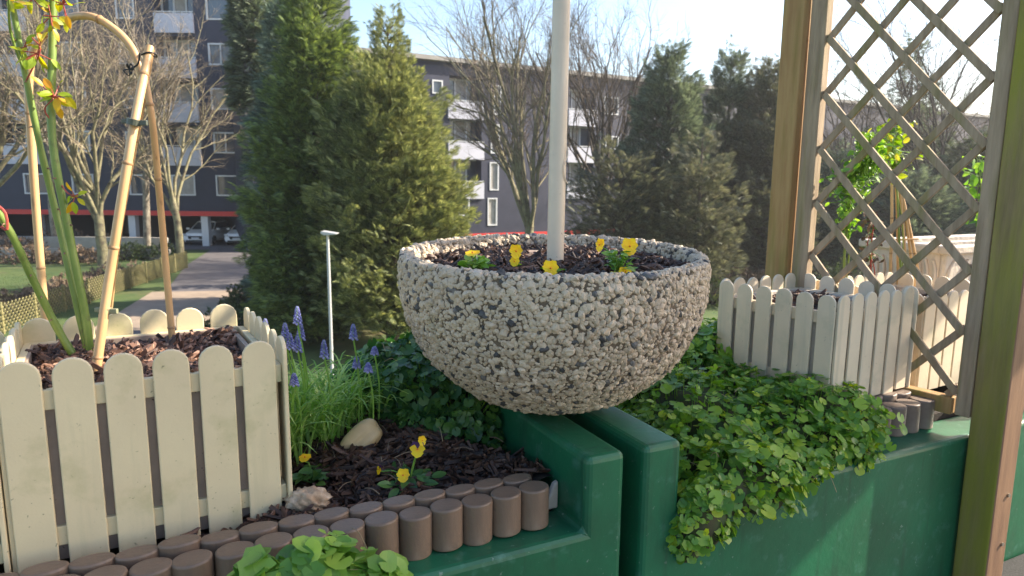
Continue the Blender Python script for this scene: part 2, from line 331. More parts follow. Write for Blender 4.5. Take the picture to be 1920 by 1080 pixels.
# left block, facing us
bl = thing('apartment_block', 'dark navy apartment block with red band over open carports, behind the bare trees', 'building', (-30, 43, G))
o0 = np.array([0, 43., 0]); NL = np.array([0, -1., 0])
lx = lambda px: atY(px, 340, 43)[0]; lz = lambda py: atY(430, py, 43)[2]
holes, wins, bals = [], [], []
row = [1.10, 3.78, 6.46, 9.14, 11.82, 14.5]
for r_i, z in enumerate(row):
    for (pa, pb, kind) in ((405, 449, 2), (322, 366, 2), (242, 276, 1), (135, 176, 1), (45, 97, 1), (-70, -30, 1), (-160, -110, 1), (478, 512, 1)):
        if pa == 322 and r_i > 0: continue
        if pa == 45 and r_i in (1, 2, 3, 4): continue
        h = (lx(pa), z-.65, lx(pb), z+.66); holes.append(h); wins.append((h, 1 if r_i % 2 else 0, (r_i*3+int(pa/40)) % 4 == 0))
    if r_i > 0:
        for (pa, pb) in ((311, 382), (15, 84), (-260, -190)):
            zb = z-1.45; h = (lx(pa), z-1.28, lx(pb), z+1.05, 1.35); holes.append(h); bals.append((h, zb))
b = MB(); zr = -.55
facade(b, o0, r0, NL, holes, -62, -12.9, zr, 16.2)
b.aabox(-62, -12.9, 43.01, 43.3, 16.2, 16.5); b.aabox(-62, -12.9, 44.4, 44.6, zr+.3, 16.2); b.aabox(-13.1, -12.9, 43.02, 55, zr, 16.2); b.aabox(-62, -12.9, 44.6, 55, zr, zr+.2); b.aabox(-62, -12.9, 44.6, 55, 16, 16.2)
b.build('wall', M['navy'], bl)
for h, mu, cu in wins: window(bl, o0, r0, NL, h, mull=mu, curt=cu)
for h, zb in bals: balcony(bl, o0, r0, NL, h[0], h[2], zb, zb+1.15, h[3])
b = MB(); b.aabox(-62, -12.9, 42.86, 43.0, zr-.28, zr+.02); b.build('red_band', M['red'], bl)
b = MB(); b.aabox(-62, -12.9, 43.0, 54.8, zr-.30, zr-.06); b.build('soffit', M['conc'], bl)
b = MB(); b.aabox(-62, -12.9, 52.5, 52.8, G, zr-.31)
for px in (-300, -150, 60, 235): b.aabox(lx(px)-.1, lx(px)+.1, 44, 52.5, G, zr-.31)
b.build('carport_wall', M['dark'], bl)
for px in (378, 496, 240, 60): b = MB(); x = lx(px); b.aabox(x-.22, x+.22, 43.05, 43.5, G, zr-.31); b.build('column', M['white'], bl)
# right block, running away to the right
UB = azv(61); NB = np.array([UB[1], -UB[0], 0]); ob = onpl(870, 342, np.array([-3.3, 46.5, 0]), NB*-1); ob = np.array([-3.35, 46.5, 0])
br = thing('apartment_block', 'dark apartment block with stacked lilac white balconies, running back behind the right conifers', 'building', (*ob[:2], G))
def ub(px, py): p = onpl(px, py, ob, NB); return (p-ob)@UB, p[2]
holes, wins, bals = [], [], []
def wr(x0, y0, x1, y1, mu=0, cu=False):
    a, zt = ub((x0+x1)/2, y0); _, zb = ub((x0+x1)/2, y1); ua, _ = ub(x0, y0); ue, _ = ub(x1, y0); h = (ua, zb, ue, zt); holes.append(h); wins.append((h, mu, cu))
wr(810, 150, 830, 176); wr(860, 370, 880, 405); wr(926, 160, 940, 216, 0, True); wr(920, 233, 937, 288); wr(918, 304, 935, 357, 0, True); wr(914, 371, 932, 423, 0, True)
wr(1132, 182, 1160, 215, 1); wr(1135, 255, 1160, 280, 1); wr(1240, 215, 1270, 240); wr(1240, 270, 1270, 300); wr(1330, 215, 1360, 240)
for cu_, (xa, xb) in enumerate(((843, 903), (1068, 1116), (1290, 1320), (1390, 1425))):
    for k in range(4):
        ua, _ = ub(xa, 200); ue, _ = ub(xb, 200); z = 6.75-2.68*k
        if k == 3: continue
        holes.append((ua, z-.1, ue, z+1.75, 1.4)); bals.append(((ua, z-.1, ue, z+1.75), z-1.05))
b = MB(); zrb = -2.1; ztop = 9.15; u1b = 72.
facade(b, ob, UB, NB, holes, -14, u1b, zrb, ztop)
P_ = lambda u, z, d: ob+UB*u+ZZ*z-NB*d
b.box(P_(29, 3.5, 1.6), UB, NB, ZZ, 43, .1, 5.6); b.box(P_(29, ztop+.02, 6), UB, NB, ZZ, 43, 6, .12); b.box(P_(-14.1, 3.5, 6), UB, NB, ZZ, .1, 5.9, 5.6); b.box(P_(29, 3.5, 12), UB, NB, ZZ, 43, .1, 5.6)
b.build('wall', M['navy'], br)
for h, mu, cu in wins: window(br, ob, UB, NB, h, mull=mu, curt=cu)
for h, zb in bals: balcony(br, ob, UB, NB, h[0]-.15, h[2]+.15, zb, zb+1.12, h[3])
b = MB(); b.box(P_(29, ztop+.30, 5.9), UB, NB, ZZ, 43.1, 6.3, .14); b.build('roof', M['conc'], br)
b = MB(); b.box(P_(29, zrb-.12, .1), UB, NB, ZZ, 43, .2, .14); b.build('red_band', M['red'], br)
b = MB(); b.box(P_(29, (zrb-.26+G)/2-.3, 1.2), UB, NB, ZZ, 43, .2, (zrb-.26-G)/2+.3); b.build('base_wall', M['conc'], br)

# ------------------------------------------------------------------ cars
def car(x, y, rz, label):
    t = thing('parked_car', label, 'car', (x, y, G+.03), 'cars parked in the carport')
    Lc, Wc = 4.1, .88
    def P(a, c, z):  # a along length (front = 0, toward camera), c across
        return np.array([x+c, y+a, G+.03+z])
    st = [(0, .30, .62, .80), (.12, .22, .78, .84), (.9, .20, .98, .88), (1.05, .20, 1.0, .88), (3.7, .22, 1.0, .88), (4.0, .25, .9, .84), (4.1, .35, .7, .8)]
    V = []; ring = 10
    for a, zb, zt, hw in st:
        for (c, z) in ((-hw*.9, zb), (-hw, zb+.12), (-hw, zb+(zt-zb)*.6), (-hw*.93, zt-.06), (-hw*.8, zt), (hw*.8, zt), (hw*.93, zt-.06), (hw, zb+(zt-zb)*.6), (hw, zb+.12), (hw*.9, zb)): V.append(P(a, c, z))
    F = [(i*ring+j, i*ring+(j+1) % ring, (i+1)*ring+(j+1) % ring, (i+1)*ring+j) for i in range(len(st)-1) for j in range(ring)]+[tuple(range(ring))[::-1], tuple(range(len(V)-ring, len(V)))]
    b = MB(); b.add(V, F); b.build('body', M['car'], t, smooth=False, bevel=.05, seg=3)
    b = MB(); V = [P(1.0, -.74, .98), P(1.0, .74, .98), P(1.75, .58, 1.42), P(1.75, -.58, 1.42), P(3.95, -.72, .99), P(3.95, .72, .99), P(3.4, .56, 1.40), P(3.4, -.56, 1.40)]
    b.add(V, [(0, 1, 2, 3), (5, 4, 7, 6), (1, 5, 6, 2), (4, 0, 3, 7)]); b.build('window_glass', M['glass'], t)
    b = MB(); b.box(P(2.58, 0, 1.44), r0, np.array([0, 1., 0]), ZZ, .6, .86, .03)
    b.tube([P(1.0, -.75, .98), P(1.75, -.6, 1.43)], .035, 6); b.tube([P(1.0, .75, .98), P(1.75, .6, 1.43)], .035, 6); b.build('roof', M['car'], t, bevel=.02)
    b = MB(); b.prism([(-.42, .42), (.42, .42), (.5, .62), (-.5, .62)], P(-.025, 0, 0), r0, ZZ, np.array([0, -1., 0]), .02); b.build('grille', M['grille'], t)
    b = MB(); b.box(P(-.03, 0, .30), r0, np.array([0, 1., 0]), ZZ, .6, .03, .05); b.build('bumper_vent', M['grille'], t)
    b = MB(); b.box(P(-.06, 0, .47), r0, np.array([0, 1., 0]), ZZ, .25, .012, .055); b.build('number_plate', M['white'], t)
    for sgn in (-1, 1):
        b = MB(); b.prism([(sgn*.52, .60), (sgn*.80, .66), (sgn*.80, .78), (sgn*.62, .74)], P(.03, 0, 0), r0, ZZ, np.array([0, -1., 0]), .07); b.build('headlight', M['lampglass'], t)
        b = MB(); b.box(P(1.15, sgn*1.0, 1.02), r0, np.array([0, 1., 0]), ZZ, .1, .06, .065); b.build('wing_mirror', M['car'], t, bevel=.02)
        for a in (.75, 3.3):
            b = MB(); b.tube([P(a, sgn*.70, .31), P(a, sgn*.89, .31)], .31, 20); wo = b.build('wheel', M['tyre'], t)
            b = MB(); b.tube([P(a, sgn*.80, .31), P(a, sgn*.90, .31)], .19, 12); sub(b.build('rim', M['rim'], None), wo)
    return t
car(atZ(432, 465, G)[0], 43.25, 0, 'white hatchback in the carport, to the right of the white column')
car(atZ(350, 466, G)[0]-.2, 43.25, 0, 'white hatchback in the carport, to the left of the white column')

# ------------------------------------------------------------------ lamp post, fence, low wall
p = atY(616, 437, 13.2)
t = thing('street_lamp', 'slim grey lamp post with flat head before the big green conifer', 'street lamp', (p[0], 13.2, G))
b = MB(); b.tube([(p[0]-.02, 13.2, G), (p[0]-.02, 13.2, p[2]-.6), (p[0]-.02, 13.2, p[2]-.03)], [.036, .032, .028], 12); b.build('pole', M['grey'], t, smooth=True)
b = MB(); b.prism([(-.12, .0), (-.10, .045), (.20, .0), (.18, -.025), (-.05, -.04)], np.array([p[0]-.02, 13.1, p[2]]), r0, ZZ, np.array([0, 1., 0]), .24); b.build('lamp_head', M['grey'], t, bevel=.01)
fa = np.array([-13.9, 16.5, G]); fb = np.array([-15.8, 32.2, G]); fl = np.linalg.norm(fb-fa); fd = (fb-fa)/fl
t = thing('lattice_fence', 'mossy diamond lattice fence along the driveway', 'fence', fa)
b = MB(); nside = np.array([1., 0, 0]); h = .8; npan = 10; pl = fl/npan
for k in range(npan):
    c = fa+fd*pl*k; b2 = MB(); st_ = .17
    for d in np.arange(-h, pl, st_):
        a0 = max(0, d); a1 = min(pl-.03, d+h)
        if a1 <= a0: continue
        P0 = c+fd*a0+ZZ*(a0-d+.05); P1 = c+fd*a1+ZZ*(a1-d+.05); b2.segs([P0], [P1], [.022], [.022], 4)
        P0 = c+fd*a0+ZZ*(h-(a0-d)+.05)+nside*.03; P1 = c+fd*a1+ZZ*(h-(a1-d)+.05)+nside*.03; b2.segs([P0], [P1], [.022], [.022], 4)
    b2.build('lattice_panel', M['fence'], t)
    b3 = MB(); b3.box(c-fd*.03+ZZ*.45, fd, nside, ZZ, .035, .035, .45); b3.build('post', M['fence'], t)
b = MB(); b.aabox(-42, -19.6, 37.6, 37.9, G, G+1.0); tag(b.build('garden_wall', M['conc']), 'low grey concrete wall in front of the left carport', 'wall')
b = MB(); b.aabox(-42, -18.4, 35.6, 35.8, G, G+.55); tag(b.build('retaining_kerb', M['conc']), 'lower weathered retaining wall edging the lawn, before the grey wall', 'wall')

# ------------------------------------------------------------------ trees
def grow(out, p, d, L, r, lvl, cfg, tips):
    n = cfg['seg'][lvl]; pts = [p]; dd = d.copy(); rr = [r]
    for i in range(n):
        dd = dd+rng.normal(size=3)*cfg['wob'][lvl]+ZZ*cfg['up'][lvl]; dd /= np.linalg.norm(dd)
        pts.append(pts[-1]+dd*L/n); rr.append(r*(1-(1-cfg['tap'][lvl])*(i+1)/n))
    for i in range(n): out[min(lvl, 3)].append((pts[i], pts[i+1], rr[i], rr[i+1]))
    if lvl+1 < len(cfg['seg']):
        for j in range(cfg['kids'][lvl]):
            f = rng.uniform(cfg['from'][lvl], 1); i = min(int(f*n), n-1); q = pts[i]+(pts[i+1]-pts[i])*(f*n-i)
            base = pts[i+1]-pts[i]; base /= np.linalg.norm(base)
            e = base*math.cos(cfg['ang'][lvl])+np.cross(base, rv(1)[0])*math.sin(cfg['ang'][lvl]); e /= np.linalg.norm(e)
            grow(out, q, e, L*cfg['len'][lvl]*rng.uniform(.7, 1.25)*(1.15-.4*f), max(rr[i]*cfg['rk'][lvl], cfg['rmin']), lvl+1, cfg, tips)
VASE = dict(seg=[5, 6, 5, 4, 3], wob=[.08, .14, .16, .2, .22], up=[0, .06, .05, .03, .02], tap=[.75, .45, .4, .4, .4], kids=[9, 8, 7, 5], ang=[.55, .55, .6, .65], len=[.95, .6, .55, .55], rk=[.5, .5, .5, .55], rmin=.0055)
VASE['from'] = [.55, .25, .2, .1]
def bare_tree(name, label, x, y, H, r, cfg, mt, mtw, lean=(0, 0, 1), tl=.35, group=None, z=G):
    t = thing(name, label, 'tree', (x, y, z), group)
    out = [[], [], [], []]; d = np.array(lean, float); d /= np.linalg.norm(d)
    cfg = dict(cfg); cfg['len'] = [(1-tl)/tl*.80, .52, .45, .5]; grow(out, np.array([x, y, z]), d, H*tl, r, 0, cfg, None)
    mz = max(max(q[1][2] for q in ls) for ls in out if ls)-z; k_ = H/mz; bs = np.array([x, y, z])
    out = [[(bs+(a-bs)*k_, bs+(c-bs)*k_, ra, rc) for a, c, ra, rc in ls] for ls in out]
    def mk(ls, nm, n, m_, sm=True):
        if not ls: return
        a = list(zip(*ls)); b = MB(); b.segs(a[0], a[1], np.array(a[2]), np.array(a[3]), n)
        b.build(nm, m_, t, smooth=sm)
    mk(out[0]+out[1]+out[2], 'trunk', 7, mt); mk(out[3], 'crown', 3, mtw, False)
    return t
def Vc(**k): c = dict(VASE); c.update(k); return c
px2x = lambda px, y: atY(px, 400, y)[0]
# left bare trees
bare_tree('bare_tree', 'large knuckled bare plane tree with mottled bark beside the lattice fence', px2x(185, 33), 33, 15.5, .26, Vc(kids=[9, 7, 7, 5], ang=[.55, .5, .6, .7], up=[0, .10, .07, .04, .02]), M['barkg'], M['twig'], (.02, 0, 1), .23)
bare_tree('bare_tree', 'bare tree with several straight stems rising before the carport column', px2x(332, 36), 36, 15.5, .22, Vc(kids=[6, 9, 8, 5], ang=[.3, .6, .7, .7], up=[0, .1, .05, .03, .02]), M['barkg'], M['twig'], (.03, 0, 1), .22)
bare_tree('bare_tree', 'bare tree at the left edge with a heavy limb arching over the lawn', px2x(-50, 30), 30, 14.5, .3, Vc(kids=[9, 7, 7, 5], ang=[.55, .5, .6, .7], up=[0, .10, .07, .04, .02]), M['barkg'], M['twig'], (.15, 0, 1), .3)
bare_tree('bare_tree', 'slender mottled bare tree standing between the plane tree and the straight stemmed tree', px2x(270, 37), 37, 16, .2, Vc(kids=[9, 7, 7, 4], ang=[.4, .5, .6, .7], up=[0, .10, .07, .04, .02]), M['birch'], M['twig'], (.0, 0, 1), .45)
bare_tree('bare_tree', 'thin dark trunked bare tree beyond the retaining wall at far left', px2x(100, 38), 38, 16.5, .2, Vc(kids=[9, 7, 7, 4], ang=[.4, .5, .6, .7], up=[0, .10, .07, .04, .02]), M['birch'], M['twig'], (.0, 0, 1), .45)
# right bare trees
bare_tree('bare_tree', 'wide vase shaped bare tree fanning into the sky behind the flower bowl', px2x(990, 34), 34, 15.8, .27, Vc(kids=[11, 8, 8, 6], ang=[.5, .45, .5, .6], up=[0, .09, .06, .04, .02]), M['barkg'], M['twigd'], (.1, 0, 1), .16)
bare_tree('bare_tree', 'tall bare tree rising just right of the cream pole', px2x(1140, 36), 36, 16.5, .2, Vc(kids=[10, 9, 8, 5], ang=[.4, .45, .5, .6], up=[0, .09, .06, .04, .02]), M['barkd'], M['twigd'], (.02, 0, 1), .25)
for px, y, H, tx in ((1400, 46, 13.5, 'fine bare tree showing above the olive conifer, left of the trellis post'), (1620, 38, 12, 'bare tree left of the dark conifer seen through the trellis'), (1770, 34, 12.5, 'bare tree with leaning trunk right of the dark conifer seen through the trellis'), (1900, 36, 12, 'bare tree partly hidden by the near trellis post')):
    bare_tree('bare_tree', tx, px2x(px, y), y, H+2, .16, Vc(kids=[9, 8, 7, 5], ang=[.5, .5, .6, .6]), M['barkd'], M['twigd'], (rng.uniform(-.1, .1), 0, 1), .3)

def spray(nb=9, spread=1.3, wdt=.042, droop=.12):
    V, F = [], []
    for k in range(nb):
        f = k/(nb-1)-.5; a = f*spread*2*.6; y0 = (1-abs(f)*2)*.35; L = 1-abs(f)*.9*.5-y0*.4
        d = np.array([math.sin(a), math.cos(a)]); n = np.array([d[1], -d[0]]); o = np.array([0, y0])
        q = [o, o+d*L*.55+n*wdt, o+d*L, o+d*L*.55-n*wdt]
        z = [0, -droop*.3+.05*(k % 2), -droop, -droop*.3]
        i = len(V); V += [(*p_, zz) for p_, zz in zip(q, z)]; F.append((i, i+1, i+2, i+3))
    return np.array(V), np.array(F)
SP = spray(); SP5 = spray(5, 1.0, .10)
def conifer(label, x, y, H, rad, m_, nbr=300, per=32, size=.34, prof=None, up=.35, droop=.1, barkm='barkd', name='conifer', z=G, skirt=.03, side=.3, rag=.22, group=None, seed=1):
    g = np.random.default_rng(seed)
    t = thing(name, label, 'tree', (x, y, z), group)
    prof = prof or (lambda h: (1-h)**.75*(.55+.45*min(1, h*6)))
    hs = []
    while len(hs) < nbr:
        h = g.uniform(skirt, 1)
        if g.uniform() < prof(h)+.10: hs.append(h)
    hs = np.array(hs); th = g.uniform(0, 2*math.pi, nbr)
    Lr = np.array([prof(h) for h in hs])*rad*(1-rag+g.uniform(0, rag*1.6, nbr))*(1+.12*np.sin(3*th+hs*9)+.08*np.sin(7*th+hs*17))+.12
    O3 = np.stack([np.zeros(nbr)+x, np.zeros(nbr)+y, z+hs*H], 1)
    D = np.stack([np.cos(th), np.sin(th), np.full(nbr, up)+g.uniform(-.15, .15, nbr)+hs*.5], 1)
    tipP = O3+D*Lr[:, None]; P, DD, SZ = [], [], []
    for i in range(nbr):
        n = max(6, int(per*(Lr[i]/rad)**.8+5)); f = 1-.75*g.uniform(0, 1, n)**1.6
        lat = np.array([-math.sin(th[i]), math.cos(th[i]), 0])
        q = O3[i]+D[i]*Lr[i]*f[:, None]; spread = side*(1.15-f)*Lr[i]+.10
        q = q+lat*g.normal(size=n)[:, None]*spread[:, None]+ZZ*g.normal(size=n)[:, None]*.22*size*2-ZZ*(droop*(f**2)*Lr[i])[:, None]
        P.append(q); dd = D[i]+lat*g.normal(size=n)[:, None]*.5+g.normal(size=(n, 3))*.28; DD.append(dd); SZ.append(size*(.6+.6*g.uniform(size=n))*(.6+.4*min(1, Lr[i]/rad*1.6)))
    P = np.vstack(P); DD = np.vstack(DD); SZ = np.concatenate(SZ)
    Nn = np.array([0, 0, 1.])+g.normal(size=P.shape)*.55; Rm = aim(DD, Nn)*SZ[:, None, None]
    b = MB(); b.inst(SP[0], SP[1], Rm, P); b.build('crown', M[m_], t)
    b = MB(); b.tube([(x, y, z), (x, y, z+H*.5), (x, y, z+H*.97)], [rad*.07+.05, rad*.045+.03, .015], 8)
    sel = slice(0, nbr, 2); b.segs(O3[sel], (O3+D*Lr[:, None]*.85)[sel], np.full(len(O3[sel]), .03), np.full(len(O3[sel]), .008), 4)
    b.build('trunk', M[barkm], t); return t
def topz(py, y): return atY(960, py, y)[2]
cone = lambda h: (1-h)**.8*(.7+.3*min(1, h*5)); egg = lambda h: math.sqrt(max(0, 1-h))*(.75+.25*min(1, h*4))*(1 if h < .75 else 1-(h-.75)*.9)
slim = lambda h: max(0, (1-h))**.55*(.8+.2*min(1, h*4))
conifer('tall dense green conifer reaching above the frame, beside the driveway', px2x(598, 18), 18, 10.0, 1.82, 'thujaL', 700, 44, .26, lambda h: max(.0, 1-h)**.72*(.85+.15*min(1, h*5)), .25, .12, seed=3, rag=.34)
conifer('broad olive green conifer with ragged pointed top, left of the bowl', px2x(733, 17), 17, topz(42, 17)-G, 1.95, 'thujaY', 700, 48, .23, lambda h: (.16+.7*(.85-h) if h > .74 else max(0, 1-h)**.62)*(.85+.15*min(1, h*4)), .55, .0, seed=4, rag=.34)
conifer('bluish grey spruce half hidden behind the tall green conifer', px2x(552, 23), 23, 11.5, 1.45, 'spruce', 360, 34, .36, lambda h: (1-h)**.6, .0, .25, seed=5)
conifer('dark drooping conifer rising beside the navy block, behind the blue spruce', px2x(492, 27), 27, 16.5, 1.2, 'yew', 300, 18, .42, lambda h: .35+.5*(1-h) if h > .45 else .25, -.1, .6, seed=6)
conifer('dark green pointed conifer on the right of the bare vase tree', px2x(1245, 28), 28, topz(92, 28)-G, 2.2, 'yew', 420, 34, .34, lambda h: (1-h)**.62*(.85+.15*min(1, h*4)), .45, .0, seed=7)
conifer('narrow dark conifer with a sharp tip, middle of the right group', px2x(1355, 30), 30, topz(92, 30)-G, 1.45, 'yew', 260, 30, .34, slim, .5, .0, seed=8)
conifer('loose olive conifer just left of the trellis post', px2x(1435, 29), 29, topz(118, 29)-G, 1.9, 'yewb', 420, 30, .36, slim, .4, .0, seed=9, rag=.5)
conifer('wide low olive brown conifer behind the rim of the bowl', px2x(1160, 26), 26, topz(290, 26)-G, 2.2, 'yewb', 170, 24, .32, lambda h: (1-h)**.55*(.8+.2*min(1, h*4)), .45, .0, seed=10, rag=.7)
conifer('rounded brownish conifer in front of the pointed dark ones', px2x(1310, 25), 25, topz(250, 25)-G, 1.5, 'yewb', 150, 26, .32, lambda h: (1-h)**.6*(.8+.2*min(1, h*4)), .45, .0, seed=11, rag=.7)
conifer('sparse dark conifer seen through the top of the trellis', px2x(1685, 36), 36, topz(55, 36)-G, 1.9, 'yew', 200, 20, .45, lambda h: (1-h)**.7, .1, .1, seed=12, rag=.8)
for i, (px, y, py, rad, mm, tx) in enumerate(((1560, 33, 290, 2.2, 'yew', 'low dark evergreen between the two trellis posts, left side'), (1700, 31, 330, 2.4, 'yew', 'low dark evergreen behind the cane wigwam'), (1830, 33, 250, 2.4, 'hedge', 'dark evergreen behind the near trellis post'), (1960, 30, 280, 2.6, 'yew', 'dark evergreen at the right edge'), (1480, 36, 330, 2.0, 'yewb', 'small olive evergreen behind the far trellis post'))):
    conifer(tx, px2x(px, y), y, topz(py, y)-G, rad, mm, 260, 32, .40, egg, .3, .0, seed=20+i, rag=.4, name='evergreen_tree')
# far wood closing the view
for i, (px, y, py, rad) in enumerate(((1500, 66, 300, 6), (1640, 70, 255, 6), (1790, 68, 270, 6), (1930, 66, 240, 6), (2080, 60, 240, 7), (-330, 60, 250, 7), (1380, 70, 320, 6))):
    conifer('distant dark tree closing the view behind the others, '+['straight behind the far trellis post', 'left of centre in the trellis opening', 'right of centre in the trellis opening', 'behind the near trellis post', 'beyond the right edge', 'beyond the left edge', 'left of the far trellis post'][i], px2x(px, y), y, topz(py, y)-G, rad, 'yew', 200, 26, .9, egg, .3, .0, seed=40+i, rag=.4, name='distant_tree', group='distant trees beyond the evergreens')
def shrub(name, label, c, rad, m_, n=900, size=.12, tw=True, cat='shrub', group=None):
    t = thing(name, label, cat, (c[0], c[1], c[2]), group)
    d = rv(n); d[:, 2] = np.abs(d[:, 2]); f = rng.uniform(.45, 1, n)**.5
    f = f*(1+.18*np.sin(d[:, 0]*7+c[0])+.12*np.sin(d[:, 1]*11))
    P = np.array(c)+d*f[:, None]*np.array(rad); Rm = aim(d+rng.normal(size=(n, 3))*.6, rv(n))*(size*rng.uniform(.6, 1.3, n))[:, None, None]
    b = MB(); b.inst(SP5[0], SP5[1], Rm, P); b.build('foliage', M[m_], t)
    if tw:
        k = min(n, 90); b = MB(); b.segs(np.tile(c, (k, 1)), P[:k], np.full(k, .02), np.full(k, .006), 4); b.build('stems', M['barkd'], t)
    return t
for i, (px, py, rx, rz, mm, tx) in enumerate((
    (60, 485, 1.6, .9, 'brush', 'brown brushwood shrub against the retaining wall at far left'), (150, 485, 1.4, .8, 'brush', 'brown brushwood shrub below the plane tree'),
    (230, 480, 1.3, .9, 'hedge', 'dark green shrub right of the plane trunk'), (300, 478, 1.2, .8, 'hedge', 'dark green shrub at the end of the lattice fence'),
    (20, 470, 2, 1.1, 'brush', 'tall brown brushwood on the low wall, left edge'), (120, 462, 2, 1.0, 'brush', 'tangled brown brushwood along the low wall'), (210, 462, 1.8, .9, 'brush', 'tangled brushwood by the slender tree'))):
    p = atZ(px, py+8, G); shrub('shrub', tx, (p[0], p[1], G), (rx, .8, rz), mm, 700, .16)
for k, (px, py) in enumerate(((455, 560), (500, 590), (545, 620), (430, 610))):
    p = atZ(px, py+12, G); shrub('hedge_shrub', 'low dark shrub right of the driveway, ' + ['at its far end', 'below the blue spruce', 'nearest the lamp post', 'closest to the planter'][k], (p[0]+.4, p[1], G), (1.1, 1.2, .75), 'hedge', 1300, .12)
for k, (px, y, tx) in enumerate(((100, 25, 'dry brown hedge behind the near half of the lattice fence'), (200, 29, 'dry brown hedge behind the far half of the lattice fence'))):
    shrub('dry_hedge', tx, (-15.9-(y-25)*.1, y-3, G), (.8, 4, .7), 'brush', 1600, .15)
for k, (px, y, rx, rz, mm, tx) in enumerate(((1400, 27, 1.5, 1.0, 'brush', 'reddish brown bush on the sunny lawn left of the trellis'), (1340, 24, 1.3, .9, 'hedge', 'dark bush right of the bowl rim'), (1600, 26, 1.8, 1.5, 'hedge', 'dark bush behind the climbing plant'), (1740, 25, 1.8, 1.4, 'hedge', 'dark bush behind the cane wigwam'), (1860, 26, 1.8, 1.6, 'hedge', 'dark bush behind the near trellis post'), (1500, 30, 1.5, 1.2, 'brush', 'brown bush behind the far trellis post'), (1180, 22, 1.6, 1.4, 'brush', 'brown bush behind the bowl, low down'))):
    shrub('shrub', tx, (px2x(px, y), y, G), (rx, 1.2, rz), mm, 1000, .14)
# grass patches, one with sunlight in its colour (stuff)
def grass(name, polygon_px, n, hgt, m_, z=G):
    P = []; (x0, y0), (x1, y1) = polygon_px
    px = rng.uniform(x0, x1, n); py = rng.uniform(y0, y1, n)
    T = np.array([atZ(a, c, z) for a, c in zip(px, py)])
    tv = np.array([(-.03, 0, 0), (.03, 0, 0), (.0, .25, 1)])
    Rm = frames(ZZ+rng.normal(size=(n, 3))*.2)*(hgt*rng.uniform(.5, 1.3, n))[:, None, None]
    b = MB(); b.inst(tv, np.array([(0, 1, 2)]), Rm, T); return tag(b.build(name, m_), 'lawn grass blades', 'grass', kind='stuff')
tag(grass('lawn_grass', ((1290, 498), (1560, 560)), 9000, .16, M['suntint']), 'lawn grass tinted yellow for sunlight, right of the bowl', 'grass')
tag(grass('lawn_grass', ((-20, 515), (150, 600)), 6000, .10, M['grassland']), 'green lawn grass left of the lattice fence', 'grass')
# small shed far right
p = atZ(1440, 500, G); t = thing('garden_shed', 'small shed with pale roof seen left of the trellis post', 'shed', (p[0], p[1]+6, G))
sx, sy = p[0], p[1]+7
b = MB(); b.aabox(sx-1.4, sx+1.4, sy, sy+2.5, G, G+1.1); b.build('wall', M['conc'], t)
b = MB(); b.prism([(-1.6, 1.1), (1.6, 1.1), (1.5, 1.25), (0, 1.7), (-1.5, 1.25)], np.array([sx, sy-.15, G]), r0, ZZ, np.array([0, 1., 0]), 2.8); b.build('roof', mat('shed_roof', (.45, .38, .26), .7), t)
b = MB(); b.aabox(sx-.3, sx+.3, sy-.04, sy-.002, G, G+.9); b.build('door', M['dark'], t)

# ================================================================== FOREGROUND
# ------------------------------------------------------------------ green planter walls
def planter_wall(label, s_far, s_in, s_out, depth=.62, B=-2.8, L=.93, H=1.06, w=.10):
    """trough: low front wall from s_far to s_in and a raised end wall from s_in to s_out, one casting"""
    t = thing('planter_wall', label, 'wall', W(s_out, 0, .56))
    q = [(s_far, 0, B), (s_out, 0, B), (s_out, 0, H), (s_in, 0, H), (s_in, 0, L), (s_far, 0, L), (s_out, depth, B), (s_out, depth, H), (s_in, depth, H), (s_in, depth, B), (s_far, w, B), (s_far, w, L), (s_in, w, L), (s_in, w, B)]
    F = [(0, 1, 2, 3, 4, 5), (2, 7, 8, 3), (1, 6, 7, 2), (6, 9, 8, 7), (3, 8, 9, 13, 12, 4), (4, 12, 11, 5), (12, 13, 10, 11), (0, 5, 11, 10)]
    if s_far > s_in: F = [f[::-1] for f in F]
    b = MB(); b.add([W(*p) for p in q], F); b.build('front_and_end_wall', M['green'], t, bevel=.011, seg=3)
    b = MB(); b.stbox(min(s_far, s_in), max(s_far, s_in)-.002, depth-.09, depth-.004, -2.8, .95); b.build('back_wall', M['green'], t, bevel=.01)
    return t
planter_wall('left green painted concrete planter trough with a raised end wall under the bowl', -2.2, .0, .075)
planter_wall('right green painted concrete planter trough, its raised end wall across the narrow gap from the left one', 3.2, .195, .115)
b = MB(); b.stbox(-2.2, 0, .10, .53, .6, .945); b.stbox(.195, 3.2, .10, .53, .6, .945)
tag(b.build('planter_soil', M['soil']), 'dark soil filling the green troughs', 'soil', kind='stuff')

# ------------------------------------------------------------------ palisade edging
def block_outline(r=.0252, neck=.019, back=.030, sq=.92):
    return [(r*math.sin(a), -r*math.cos(a)*sq) for a in np.arange(36)*2*math.pi/36]
ORD = ['first', 'second', 'third', 'fourth', 'fifth', 'sixth', 'seventh', 'eighth', 'ninth', 'tenth', 'eleventh', 'twelfth', 'thirteenth', 'fourteenth', 'fifteenth', 'sixteenth']
def blocks(ss, t, z0, z1, label, group, mname, sq=.92, sc_=1.):
    first = None
    for i, s in enumerate(ss):
        c = W(s, t+(-.018*s if s < 0 else 0), z0)
        if first is None:
            b = MB(); b.prism([q for q in block_outline(r=.0252*sc_, sq=sq)], c, UU, VV, ZZ, z1-z0)
            o = b.build('edging_block', M[mname], None, smooth='auto', bevel=.003, seg=3, origin=c); first = o
        else: o = first.copy(); C.objects.link(o); o.location = c
        o.rotation_euler = (rng.normal()*.012, rng.normal()*.012, rng.normal()*.04); o.location.z += rng.normal()*.0012
        tag(o, label % ORD[i], 'edging block', group)
